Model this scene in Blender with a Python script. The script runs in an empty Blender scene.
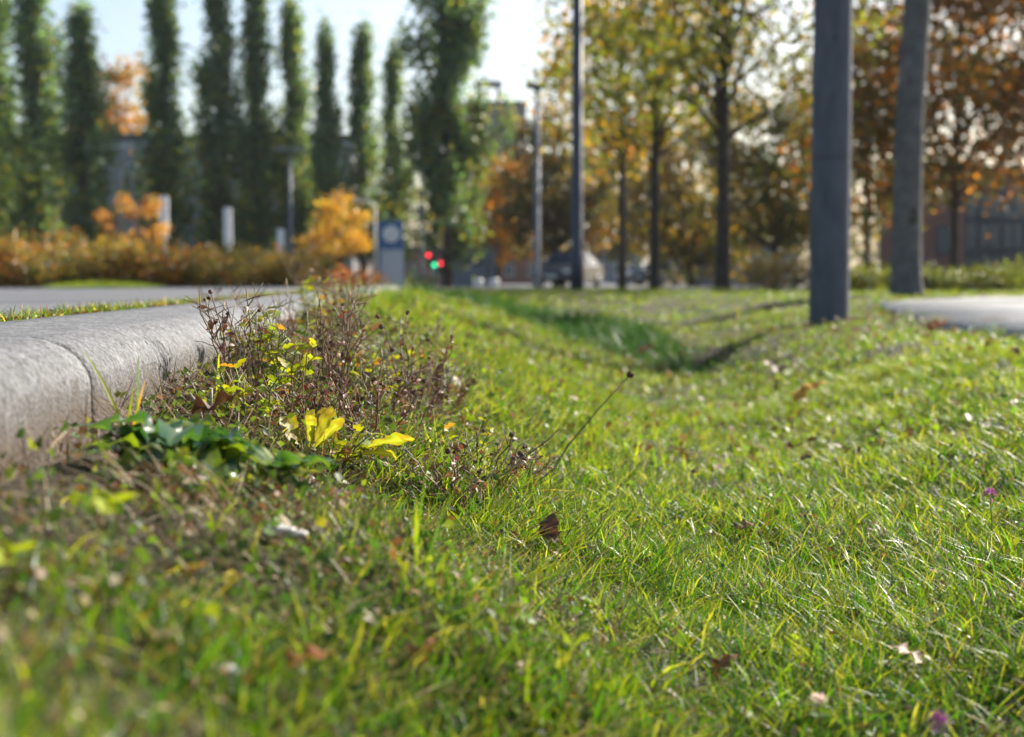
import bpy, bmesh, math, random
import numpy as np
from mathutils import Vector, Matrix
random.seed(7)
rng = np.random.default_rng(11)
R = math.radians
SC = bpy.context.scene
COL = SC.collection

# ------------------------------------------------------------------ camera, sky, sun, exposure
CZ = 0.50                                   # lens height; all ground "drops" are measured below it
F = 1422.0                                  # focal length in pixels (50 mm on 36 mm)
PITCH = math.atan((368.5 - 280.0) / F)
cam = bpy.data.cameras.new('camera'); camo = bpy.data.objects.new('camera', cam); COL.objects.link(camo)
cam.sensor_width = 36.0; cam.lens = 36.0 * F / 1024.0
cam.clip_start = 0.05; cam.clip_end = 3000
camo.location = (0, 0, CZ); camo.rotation_euler = (math.pi / 2 - PITCH, 0, 0)
cam.dof.use_dof = True; cam.dof.focus_distance = 2.0; cam.dof.aperture_fstop = 4.3
SC.camera = camo

SUN_AZ, SUN_EL = R(42), R(33)               # azimuth to the right of the view direction (+Y)
w = bpy.data.worlds.new('World'); SC.world = w; w.use_nodes = True
nt = w.node_tree
sky = nt.nodes.new('ShaderNodeTexSky'); sky.sky_type = 'NISHITA'; sky.sun_disc = False
sky.sun_elevation = SUN_EL; sky.sun_rotation = SUN_AZ; sky.air_density = 1.0; sky.dust_density = 2.2; sky.altitude = 0
bg = nt.nodes['Background']; bg.inputs['Strength'].default_value = 0.082
nt.links.new(sky.outputs[0], bg.inputs['Color'])
sl = bpy.data.lights.new('sun', 'SUN'); sl.energy = 5.0; sl.angle = R(0.53); sl.color = (1.0, 0.93, 0.82)
so = bpy.data.objects.new('sun', sl); COL.objects.link(so)
sd = Vector((math.sin(SUN_AZ) * math.cos(SUN_EL), math.cos(SUN_AZ) * math.cos(SUN_EL), math.sin(SUN_EL)))
so.rotation_euler = sd.to_track_quat('Z', 'Y').to_euler()
vs = SC.view_settings
vs.view_transform = 'Standard'; vs.look = 'None'; vs.exposure = 1.25; vs.gamma = 1.0; vs.use_curve_mapping = False
cy = SC.cycles
cy.max_bounces = 7; cy.diffuse_bounces = 3; cy.glossy_bounces = 2; cy.transmission_bounces = 5; cy.transparent_max_bounces = 4
cy.sample_clamp_indirect = 6.0; cy.caustics_reflective = False; cy.caustics_refractive = False

# ------------------------------------------------------------------ terrain
def sst(t):
    t = np.clip(t, 0, 1); return t * t * (3 - 2 * t)
_lat = np.random.default_rng(5).random((256, 256))
def vnoise(x, y, s, o=0):
    x = np.asarray(x, float) * s + 37.3 * o + 1000; y = np.asarray(y, float) * s + 91.7 * o + 1000
    xi = np.floor(x).astype(int); yi = np.floor(y).astype(int); fx = x - xi; fy = y - yi
    fx = fx * fx * (3 - 2 * fx); fy = fy * fy * (3 - 2 * fy)
    g = lambda a, b: _lat[a % 256, b % 256]
    return (g(xi, yi) * (1 - fx) + g(xi + 1, yi) * fx) * (1 - fy) + (g(xi, yi + 1) * (1 - fx) + g(xi + 1, yi + 1) * fx) * fy
def kx(y): return -0.39 - 0.0556 * np.asarray(y, float)      # front face of the kerb
KTOP, KBOT = 0.062, 0.180
YEND = 25.5                                                   # lawn ends, road beyond
def bank(x, y):                                               # signed distance beyond the foot of the far ditch bank
    return ((x - 1.15) * 6.3 + (y - 9.2) * 2.15) / 6.657
def drop(x, y):
    """metres below the lens of the bare ground"""
    x = np.asarray(x, float); y = np.asarray(y, float)
    e = bank(x, y)
    k = kx(y); xv = 0.45 + 0.11 * (y - 2.8)
    dv = 0.43 + 0.18 * sst((y - 1.5) / 6.0) - 0.40 * (.32 * sst(e / .5) + .68 * sst((e - .5) / 4.5))
    dr = 0.31 - 0.016 * np.clip(y - 9.0, 0, 8) * sst((x - 1.5) / 2.5)
    dl = KBOT - 0.05 * sst((y - 2.2) / 3) + 0.10 * sst((y - 9) / 8)
    left = dl + (dv - dl) * sst((x - k) / np.maximum(xv - k, .2))
    right = dv + (dr - dv) * sst((x - xv) / 1.2)
    d = np.where(x < xv, left, right)
    b = sst((y - 15) / 6); d = d * (1 - b) + np.minimum(d, .185) * b
    d = np.where(x < k, KBOT + 0.06, d)
    far = sst((y - YEND + 1.0) / 3.0)
    d = d * (1 - far) + 0.36 * far
    n = (vnoise(x, y, 2.3) - .5) * 0.06 + (vnoise(x, y, 6.5, 3) - .5) * 0.035
    on = (x > k) & (y < YEND)
    return d + np.where(on, n * sst((x - k) / .25), 0)
def gz(x, y): return CZ - drop(x, y)

fwd = np.array((0, math.cos(PITCH), -math.sin(PITCH))); upv = np.array((0, math.sin(PITCH), math.cos(PITCH)))
def ray(px, py):
    return fwd + upv * ((368.5 - py) / F) + np.array((1, 0, 0)) * ((px - 512) / F)
def at(px, py, Y):
    d = ray(px, py); t = Y / d[1]; return Vector((d[0] * t, Y, CZ + d[2] * t))
def hit(px, py):
    d = ray(px, py)
    for t in np.concatenate([np.arange(.3, 6, .004), np.arange(6, 40, .03)]):
        p = d * t
        if CZ + p[2] <= gz(p[0], p[1]): return Vector((p[0], p[1], CZ + p[2]))
    return Vector((d[0] * 20, d[1] * 20, float(gz(d[0] * 20, d[1] * 20))))
def G(x, y): return Vector((x, y, float(gz(x, y))))

# ------------------------------------------------------------------ object helpers
def tag(o, label, cat, group=None):
    o['label'] = label; o['category'] = cat
    if group: o['group'] = group
    return o
def link(name, me, mat=None, parent=None):
    o = bpy.data.objects.new(name, me); COL.objects.link(o)
    if mat is not None and me is not None and len(me.materials) == 0: me.materials.append(mat)
    if parent is not None: o.parent = parent
    return o
def thing(name, label, cat, loc=(0, 0, 0), rz=0, group=None):
    o = link(name, None); o.location = loc; o.rotation_euler = (0, 0, rz); o.empty_display_size = .1
    return tag(o, label, cat, group)
def copy_tree(o, parent=None):
    c = o.copy(); COL.objects.link(c); c.parent = parent
    for ch in list(o.children): copy_tree(ch, c)
    return c
def np_mesh(name, V, quads=None, tris=None, col=None, smooth=False):
    me = bpy.data.meshes.new(name)
    V = np.asarray(V, np.float32); me.vertices.add(len(V)); me.vertices.foreach_set('co', V.ravel())
    loops, starts, n = [], [], 0
    if quads is not None and len(quads):
        loops.append(np.asarray(quads, np.int32).ravel()); starts.append(np.arange(len(quads), dtype=np.int32) * 4); n = len(quads) * 4
    if tris is not None and len(tris):
        loops.append(np.asarray(tris, np.int32).ravel()); starts.append(n + np.arange(len(tris), dtype=np.int32) * 3)
    L = np.concatenate(loops); S = np.concatenate(starts)
    me.loops.add(len(L)); me.loops.foreach_set('vertex_index', L)
    me.polygons.add(len(S)); me.polygons.foreach_set('loop_start', S)
    if smooth: me.polygons.foreach_set('use_smooth', np.ones(len(S), bool))
    if col is not None:
        a = me.color_attributes.new('Col', 'FLOAT_COLOR', 'POINT')
        c = np.ones((len(V), 4), np.float32); c[:, :3] = col; a.data.foreach_set('color', c.ravel())
    me.update(calc_edges=True); me.validate()
    return me
class MB:
    def __init__(s): s.bm = bmesh.new()
    def box(s, x0, x1, y0, y1, z0, z1, bev=0.0, M=None):
        r = bmesh.ops.create_cube(s.bm, size=1.0); vs_ = r['verts']
        bmesh.ops.transform(s.bm, matrix=Matrix.Translation(((x0 + x1) / 2, (y0 + y1) / 2, (z0 + z1) / 2)) @ Matrix.Diagonal((x1 - x0, y1 - y0, z1 - z0, 1)), verts=vs_)
        if bev:
            es = list({e for v in vs_ for e in v.link_edges})
            g = bmesh.ops.bevel(s.bm, geom=es, offset=bev, segments=2, affect='EDGES', profile=.5)
            vs_ = list({v for f in g['faces'] for v in f.verts} | {v for v in vs_ if v.is_valid})
        if M: bmesh.ops.transform(s.bm, matrix=M, verts=vs_)
        return s
    def tube(s, pts, rad, n=8, cap=True):
        pts = [Vector(p) for p in pts]; rings = []
        if not hasattr(rad, '__len__'): rad = [rad] * len(pts)
        ref = Vector((0.31, 0.95, 0.1))
        for i, p in enumerate(pts):
            t = (pts[min(i + 1, len(pts) - 1)] - pts[max(i - 1, 0)]).normalized()
            a = t.cross(ref)
            if a.length < .05: a = t.cross(Vector((1, 0, 0)))
            a.normalize(); b = t.cross(a)
            rings.append([s.bm.verts.new(p + (a * math.cos(2 * math.pi * k / n) + b * math.sin(2 * math.pi * k / n)) * rad[i]) for k in range(n)])
        for r0, r1 in zip(rings, rings[1:]):
            for k in range(n):
                f = s.bm.faces.new((r0[k], r0[(k + 1) % n], r1[(k + 1) % n], r1[k])); f.smooth = True
        if cap:
            s.bm.faces.new(rings[0][::-1]); s.bm.faces.new(rings[-1])
        return s
    def lathe(s, prof, n=24, c=(0, 0, 0), smooth=True):
        rings = []
        for r, z in prof:
            rings.append([s.bm.verts.new((c[0] + r * math.cos(2 * math.pi * k / n), c[1] + r * math.sin(2 * math.pi * k / n), c[2] + z)) for k in range(n)])
        for r0, r1 in zip(rings, rings[1:]):
            for k in range(n):
                f = s.bm.faces.new((r0[k], r0[(k + 1) % n], r1[(k + 1) % n], r1[k])); f.smooth = smooth
        s.bm.faces.new(rings[0][::-1]); s.bm.faces.new(rings[-1]); return s
    def prism(s, poly, y0, y1):                        # poly in (x,z), extruded along y
        a = [s.bm.verts.new((x, y0, z)) for x, z in poly]; b = [s.bm.verts.new((x, y1, z)) for x, z in poly]
        n = len(poly)
        for k in range(n): s.bm.faces.new((a[k], a[(k + 1) % n], b[(k + 1) % n], b[k]))
        s.bm.faces.new(a[::-1]); s.bm.faces.new(b); return s
    def xf(s, M): bmesh.ops.transform(s.bm, matrix=M, verts=s.bm.verts); return s
    def build(s, name, mat, parent=None):
        bmesh.ops.recalc_face_normals(s.bm, faces=s.bm.faces)
        me = bpy.data.meshes.new(name); s.bm.to_mesh(me); s.bm.free()
        return link(name, me, mat, parent)

# ------------------------------------------------------------------ materials
def newmat(name):
    m = bpy.data.materials.new(name); m.use_nodes = True; return m, m.node_tree, m.node_tree.nodes['Principled BSDF']
def N(nt, t, **kw):
    n = nt.nodes.new(t)
    for k, v in kw.items():
        if k in n.inputs: n.inputs[k].default_value = v
        else: setattr(n, k, v)
    return n
def ramp(nt, fac, stops):
    r = nt.nodes.new('ShaderNodeValToRGB'); e = r.color_ramp.elements
    while len(e) < len(stops): e.new(.5)
    for el, (p, c) in zip(e, stops): el.position = p; el.color = (*c, 1)
    nt.links.new(fac, r.inputs[0]); return r.outputs[0]
def rough_mat(name, c0, c1, scale=6, rough=.85, bump=.3, bscale=None, spec=.3, metal=0, detail=6, dist=.01, stretch=1.0):
    m, nt, p = newmat(name)
    tc = N(nt, 'ShaderNodeTexCoord'); n = N(nt, 'ShaderNodeTexNoise', Scale=scale, Detail=detail, Roughness=.65)
    mpp = N(nt, 'ShaderNodeMapping'); mpp.inputs['Scale'].default_value = (1, 1, stretch); nt.links.new(tc.outputs['Object'], mpp.inputs[0]); nt.links.new(mpp.outputs[0], n.inputs['Vector'])
    nt.links.new(ramp(nt, n.outputs['Fac'], [(.3, c0), (.7, c1)]), p.inputs['Base Color'])
    p.inputs['Roughness'].default_value = rough; p.inputs['Specular IOR Level'].default_value = spec; p.inputs['Metallic'].default_value = metal
    if bump:
        b = N(nt, 'ShaderNodeBump', Strength=bump, Distance=dist); n2 = N(nt, 'ShaderNodeTexNoise', Scale=bscale or scale * 4, Detail=4)
        nt.links.new(tc.outputs['Object'], n2.inputs['Vector']); nt.links.new(n2.outputs['Fac'], b.inputs['Height']); nt.links.new(b.outputs[0], p.inputs['Normal'])
    return m
def leaf_mat(name, trans=.45, rough=.4, spec=.5, tint=(1.25, 1.2, .55)):
    m, nt, p = newmat(name)
    a = N(nt, 'ShaderNodeAttribute', attribute_name='Col')
    nt.links.new(a.outputs['Color'], p.inputs['Base Color'])
    p.inputs['Roughness'].default_value = rough; p.inputs['Specular IOR Level'].default_value = spec
    mul = N(nt, 'ShaderNodeMix', data_type='RGBA', blend_type='MULTIPLY'); mul.inputs[0].default_value = 1.0
    mul.clamp_result = False
    nt.links.new(a.outputs['Color'], mul.inputs[6]); mul.inputs[7].default_value = (*tint, 1)
    t = N(nt, 'ShaderNodeBsdfTranslucent'); nt.links.new(mul.outputs[2], t.inputs['Color'])
    mx = N(nt, 'ShaderNodeMixShader'); mx.inputs[0].default_value = trans
    nt.links.new(p.outputs[0], mx.inputs[1]); nt.links.new(t.outputs[0], mx.inputs[2])
    nt.links.new(mx.outputs[0], nt.nodes['Material Output'].inputs[0]); return m
def plain(name, c, rough=.5, metal=0, spec=.5, emit=None, es=1.0, coat=0):
    m, nt, p = newmat(name)
    n = N(nt, 'ShaderNodeTexNoise', Scale=9.0, Detail=4); tc = N(nt, 'ShaderNodeTexCoord'); nt.links.new(tc.outputs['Object'], n.inputs['Vector'])
    nt.links.new(ramp(nt, n.outputs['Fac'], [(.25, tuple(v * .86 for v in c)), (.75, tuple(min(1, v * 1.1) for v in c))]), p.inputs['Base Color'])
    p.inputs['Roughness'].default_value = rough; p.inputs['Metallic'].default_value = metal; p.inputs['Specular IOR Level'].default_value = spec
    p.inputs['Coat Weight'].default_value = coat
    if emit: p.inputs['Emission Color'].default_value = (*emit, 1); p.inputs['Emission Strength'].default_value = es
    return m

GRASS = leaf_mat('grass_blade', .5, .42, .30, (1.65, 1.80, .36))
LEAF = leaf_mat('tree_leaf', .5, .45, .4, (1.45, 1.32, .45))
DOCK = leaf_mat('dock_leaf', .35, .28, .55, (1.5, 1.6, .45))
BROAD = leaf_mat('broad_leaf', .45, .5, .25, (1.6, 1.6, .45))
DRY = leaf_mat('dry_leaf', .22, .55, .35, (1.1, .95, .7))
STEMM = leaf_mat('dry_stem', .0, .6, .3)
SOIL = rough_mat('soil', (.018, .014, .008), (.055, .045, .018), 9, .95, .6, 60)
ASPH = rough_mat('asphalt', (.085, .088, .095), (.15, .152, .16), 14, .75, .5, 260, .4, dist=.004)
PAVE = rough_mat('paving', (.24, .24, .24), (.36, .355, .35), 5, .85, .3, 120)
CONC_POLE = rough_mat('pole_concrete', (.075, .083, .097), (.125, .135, .155), 9, .8, .25, 90, stretch=.35)
BARK = rough_mat('bark', (.035, .027, .02), (.10, .08, .062), 12, .95, .8, 40, dist=.03)
GREYBARK = rough_mat('grey_bark', (.07, .07, .068), (.17, .165, .155), 6, .9, .7, 26, dist=.03)
GALV = rough_mat('galvanised', (.12, .13, .15), (.19, .205, .23), 8, .5, .1, 60, .5, .3)
DARKMET = rough_mat('dark_metal', (.03, .037, .05), (.06, .068, .085), 8, .55, .1, 60, .5)
GLASS_D = plain('dark_glass', (.06, .09, .12), .08, 0, .8)
WHITEP = plain('white_paint', (.78, .78, .76), .45)
BLUEP = plain('blue_enamel', (.03, .10, .24), .4)
GREYP = plain('grey_panel', (.42, .43, .46), .5)
BLACKP = plain('black_plastic', (.02, .02, .022), .5)
RUBBER = plain('rubber', (.025, .025, .026), .8)

# concrete of the kerb: fine aggregate, moss and dirt towards the soil
def kerb_mat():
    m, nt, p = newmat('kerb_concrete'); L = nt.links.new
    tc = N(nt, 'ShaderNodeTexCoord')
    v = N(nt, 'ShaderNodeTexVoronoi', Scale=210.0); L(tc.outputs['Object'], v.inputs['Vector'])
    n1 = N(nt, 'ShaderNodeTexNoise', Scale=14.0, Detail=8, Roughness=.7); L(tc.outputs['Object'], n1.inputs['Vector'])
    n2 = N(nt, 'ShaderNodeTexNoise', Scale=190.0, Detail=3); L(tc.outputs['Object'], n2.inputs['Vector'])
    base = ramp(nt, n1.outputs['Fac'], [(.3, (.095, .10, .107)), (.7, (.20, .205, .218))])
    gr = ramp(nt, v.outputs['Color'], [(.1, (.42, .40, .38)), (.45, (.92, .92, .92)), (.9, (1.5, 1.47, 1.45))])
    mu = N(nt, 'ShaderNodeMix', data_type='RGBA', blend_type='MULTIPLY'); mu.inputs[0].default_value = .9
    pit = N(nt, 'ShaderNodeTexNoise', Scale=46.0, Detail=7, Roughness=.8); L(tc.outputs['Object'], pit.inputs['Vector'])
    mp2 = N(nt, 'ShaderNodeMix', data_type='RGBA', blend_type='MULTIPLY'); mp2.inputs[0].default_value = 1.0
    L(base, mp2.inputs[6]); L(ramp(nt, pit.outputs['Fac'], [(.36, (.40, .38, .34)), (.50, (1, 1, 1)), (.68, (1.12, 1.12, 1.12))]), mp2.inputs[7])
    L(mp2.outputs[2], mu.inputs[6]); L(gr, mu.inputs[7])
    sx = N(nt, 'ShaderNodeSeparateXYZ'); L(tc.outputs['Object'], sx.inputs[0])
    st = N(nt, 'ShaderNodeTexNoise', Scale=1.0, Detail=5, Roughness=.75); mp = N(nt, 'ShaderNodeMapping'); mp.inputs['Scale'].default_value = (14, 40, 5)
    L(tc.outputs['Object'], mp.inputs[0]); L(mp.outputs[0], st.inputs['Vector'])
    mr = N(nt, 'ShaderNodeMapRange'); mr.inputs[1].default_value = CZ - KTOP - .03; mr.inputs[2].default_value = CZ - KBOT + .005
    mr.inputs[3].default_value = 0; mr.inputs[4].default_value = 1; L(sx.outputs['Z'], mr.inputs[0])
    ad = N(nt, 'ShaderNodeMath', operation='MULTIPLY_ADD'); L(st.outputs['Fac'], ad.inputs[0]); ad.inputs[1].default_value = 1.3; L(mr.outputs[0], ad.inputs[2])
    fac = ramp(nt, ad.outputs[0], [(.85, (0, 0, 0)), (1.0, (1, 1, 1))])
    fm = N(nt, 'ShaderNodeMapRange'); fm.inputs[1].default_value = .80; fm.inputs[2].default_value = 1.40; L(ad.outputs[0], fm.inputs[0])
    dm = N(nt, 'ShaderNodeMix', data_type='RGBA'); L(fm.outputs[0], dm.inputs[0]); L(mu.outputs[2], dm.inputs[6]); dm.inputs[7].default_value = (.085, .062, .045, 1)
    L(dm.outputs[2], p.inputs['Base Color']); p.inputs['Roughness'].default_value = .72; p.inputs['Specular IOR Level'].default_value = .45
    b = N(nt, 'ShaderNodeBump', Strength=.9, Distance=.002); L(v.outputs['Distance'], b.inputs['Height'])
    b2 = N(nt, 'ShaderNodeBump', Strength=.6, Distance=.003); L(n2.outputs['Fac'], b2.inputs['Height']); L(b.outputs[0], b2.inputs['Normal'])
    b3 = N(nt, 'ShaderNodeBump', Strength=.8, Distance=.008); L(pit.outputs['Fac'], b3.inputs['Height']); L(b2.outputs[0], b3.inputs['Normal']); L(b3.outputs[0], p.inputs['Normal'])
    return m
KERB = kerb_mat()

# ------------------------------------------------------------------ setting: terrain sheet, roads, kerb, path
def axis(knots):
    out = [knots[0][0]]
    for (a, _), (b, st) in zip(knots, knots[1:]):
        n = max(1, int(round((b - a) / st))); out += list(np.linspace(a, b, n + 1)[1:])
    return np.array(out)
xs = axis([(-900, 0), (-60, 80), (-8, 4), (-3, .5), (4, .05), (12, .25), (60, 4), (900, 80)])
ys = axis([(-60, 0), (-2, 6), (0, .2), (6, .05), (14, .1), (30, .25), (80, 5), (1400, 110)])
X, Y = np.meshgrid(xs, ys); Z = gz(X, Y)
Vt = np.stack([X, Y, Z], -1).reshape(-1, 3); nx = len(xs)
i0 = (np.arange(len(ys) - 1)[:, None] * nx + np.arange(nx - 1)[None]).ravel()
o = link('ground', np_mesh('ground', Vt, quads=np.stack([i0, i0 + 1, i0 + nx + 1, i0 + nx], -1), smooth=True), SOIL); o['kind'] = 'structure'

def strip(name, rows, mat):
    """rows: list of (left point, right point) triples -> one sheet"""
    V = []; Q = []
    for a, b in rows: V += [a, b]
    for i in range(len(rows) - 1): Q.append((2 * i, 2 * i + 1, 2 * i + 3, 2 * i + 2))
    o = link(name, np_mesh(name, V, quads=Q), mat); o['kind'] = 'structure'; return o
KW = .25
zr = CZ - KTOP - .022
rows = [((-14, y, zr - .05), (float(kx(y)) - KW - .012, y, zr)) for y in (-6, 0, 4, 8, 12, 16, 19)]
strip('road', rows, ASPH)
strip('crossroad', [((-120, 26.5, CZ - .30), (-120, 62, CZ - .30)), ((120, 26.5, CZ - .30), (120, 62, CZ - .30))], ASPH)
strip('far_road', [((-2, 62, CZ - .304), (6, 62, CZ - .304)), ((2, 240, CZ - .30), (12, 240, CZ - .30))], ASPH)
# footpath on the right
pc = [Vector(p) for p in ((3.7, -2), (3.8, 3), (3.95, 7), (4.3, 10.5), (4.9, 13.6), (6.8, 14.9), (10, 15.4), (15, 15.4), (24, 15.6))]
pp = []
for i in range(len(pc) - 1):
    for k in range(10): pp.append(pc[i].lerp(pc[i + 1], k / 10))
pp.append(pc[-1]); rows = []
for _ in range(4): pp = [pp[0]] + [(pp[i - 1] + pp[i] * 2 + pp[i + 1]) / 4 for i in range(1, len(pp) - 1)] + [pp[-1]]
for i, c in enumerate(pp):
    t = (pp[min(i + 1, len(pp) - 1)] - pp[max(i - 1, 0)]).normalized(); n = Vector((t.y, -t.x))
    a, b = c - n * 1.4, c + n * 1.2; zz = float(gz(c.x, c.y)) + .034
    rows.append(((a.x, a.y, zz), (b.x, b.y, zz)))
V = []; Q = []
for i, (a, b) in enumerate(rows):
    V += [(a[0], a[1], a[2] - .12), a, b, (b[0], b[1], b[2] - .12)]
    if i: Q += [(4 * i - 4 + k, 4 * i - 3 + k, 4 * i + 1 + k, 4 * i + k) for k in range(3)]
o = link('footpath', np_mesh('footpath', V, quads=Q), PAVE); o['kind'] = 'structure'
PATH_L = np.array([[r[0][0], r[0][1]] for r in rows]); PATH_C = np.array([[c.x, c.y] for c in pp])
def near_path(x, y):
    out = np.zeros(len(x), bool)
    for c in PATH_C: out |= (x - c[0]) ** 2 + (y - c[1]) ** 2 < 1.3 ** 2
    return out
# kerb stones with a rounded nose
kerb = link('kerb', None); kerb['kind'] = 'structure'
def kerb_stone(y0, y1):
    prof = [(0.0, -.16), (0.0, -.060)]
    for k in range(1, 13):
        a = math.pi / 2 * k / 12; prof.append((-.078 * (1 - math.cos(a)), -.060 + .057 * math.sin(a)))
    prof += [(-.14, -.001), (-.18, .001), (-KW + .008, .001), (-KW, -.006), (-KW, -.16)]
    n = 3; rowsv = []
    stat = [(y0, .005), (y0 + .002, .002), (y0 + .006, 0.0), (y0 + .03, 0.0), ((y0 + y1) / 2, 0), (y1 - .03, 0), (y1 - .006, 0), (y1 - .002, .002), (y1, .005)]
    V, Q = [], []
    for yy, ins in stat:
        for px_, pz_ in prof:
            sc = 1
            V.append((float(kx(yy)) + px_ - (ins if px_ > -.12 else 0), yy, CZ - KTOP + pz_ - (ins if pz_ > -.12 else 0)))
    m = len(prof)
    for i in range(len(stat) - 1):
        for k in range(m - 1): Q.append((i * m + k, i * m + k + 1, (i + 1) * m + k + 1, (i + 1) * m + k))
    me = np_mesh('kerb_stone', V, quads=Q, smooth=True)
    b = bmesh.new(); b.from_mesh(me); b.verts.ensure_lookup_table()
    for base in (0, (len(stat) - 1) * m): b.faces.new([b.verts.new(V[base + k]) for k in range(m)])
    bmesh.ops.recalc_face_normals(b, faces=b.faces); b.to_mesh(me); b.free()
    link('kerb_stone', me, KERB, kerb)
yb = [-2.35, 1.625, 5.6, 9.6, 13.6, 17.6]
for a, b in zip(yb, yb[1:]): kerb_stone(a + .0035, b - .0035)

# ------------------------------------------------------------------ foliage helpers
def jit(base, n, amt=.25):
    base = np.asarray(base, float); return np.clip(base * (1 + (rng.random((n, 1)) - .5) * 2 * amt) * (1 + (rng.random((n, 3)) - .5) * amt * .6), 0, 1)
def pick(cols, wts, n, amt=.25):
    idx = rng.choice(len(cols), n, p=np.array(wts) / sum(wts)); return jit(np.array(cols)[idx], n, amt)
def leaves_arr(C, size, cols, flat=0.0, aspect=.6):
    """rhombic, slightly folded leaves: 4 verts + midrib"""
    n = len(C); size = np.broadcast_to(size, (n,))[:, None]
    nr = rng.normal(size=(n, 3)); nr[:, 2] += flat * 3 * np.sign(rng.random(n) + .2); nr /= np.linalg.norm(nr, axis=1)[:, None]
    u = np.cross(nr, rng.normal(size=(n, 3))); u /= np.linalg.norm(u, axis=1)[:, None] + 1e-9
    v = np.cross(nr, u)
    a = C - u * size * .5; b = C + u * size * .5; m = C + u * size * .05
    l = m + v * size * aspect * .5 + nr * size * .12; r = m - v * size * aspect * .5 + nr * size * .12
    V = np.stack([a, l, b, r], 1).reshape(-1, 3)
    q = np.arange(n)[:, None] * 4; T = np.concatenate([np.hstack([q, q + 2, q + 1]), np.hstack([q, q + 3, q + 2])])
    return V, T, np.repeat(cols, 4, 0)
def clusters(centers, per, spread):
    c = np.repeat(np.asarray(centers, float), per, 0); s = np.asarray(spread, float)
    return c + rng.normal(size=c.shape) * (s if s.ndim == 0 else s)
def limb_tube(mb, p0, p1, r0, r1, n=6, sag=.12, steps=4):
    p0, p1 = Vector(p0), Vector(p1); L_ = (p1 - p0).length; pts, rr = [], []
    for k in range(steps + 1):
        t = k / steps; p = p0.lerp(p1, t) + Vector((random.uniform(-1, 1), random.uniform(-1, 1), random.uniform(-.5, .5))) * L_ * .045 * (1 if 0 < k < steps else 0)
        p.z += sag * L_ * math.sin(math.pi * t) * .5; pts.append(p); rr.append(r0 + (r1 - r0) * t)
    mb.tube(pts, rr, n)

def make_poplar(name, label, H=14, Wd=1.5, nleaf=6500, cols=None, seed=0, group=None):
    random.seed(seed)
    t = thing(name, label, 'tree', group=group)
    mb = MB(); mb.tube([(0, 0, -.2), (.05, 0, H * .3), (0, .05, H * .65), (0, 0, H * .96)], [.22, .17, .10, .02], 8)
    cs = []
    for k in range(84):
        z0 = H * (.06 + .80 * random.random() ** 1.1); a = random.uniform(0, 6.283)
        zf = z0 / H; prof = (1.1 if Wd > 4 else .75 + .25 * min(1, zf / .25)) * (1 - max(0, (zf - .35) / .65) ** .95 * .97)
        r = Wd * .48 * prof * random.uniform(.2, 1.0) ** .8 * (.72 + .5 * float(vnoise(a * .9 + seed * 7.1, zf * 5, 1.0, 3))); dz = H * random.uniform(.06, .15)
        tip = Vector((r * math.cos(a), r * math.sin(a), min(z0 + dz, H)))
        limb_tube(mb, (0, 0, z0), tip, .04, .008, 4, -.1, 3)
        for q in range(5):
            f = random.uniform(.35, 1.05); cs.append(Vector((0, 0, z0)).lerp(tip, f))
    for k in range(9): cs.append(Vector((random.gauss(0, .12), random.gauss(0, .12), H * random.uniform(.85, 1.0))))
    mb.build('trunk', BARK, t)
    C = clusters(cs, max(1, nleaf // len(cs)), np.array((.20, .20, .46)))
    c = pick([(.085, .165, .10), (.13, .24, .12), (.22, .28, .07), (.33, .30, .06)], [5, 4, 1.6, .5], len(C), .3)
    low = (C[:, 2] < H * .45) & (rng.random(len(C)) < .22); c[low] = jit((.20, .19, .03), low.sum(), .3)
    V, T, cc = leaves_arr(C, rng.uniform(.17, .32, len(C)), c)
    link('crown', np_mesh('crown', V, tris=T, col=cc), LEAF, t)
    return t
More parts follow.
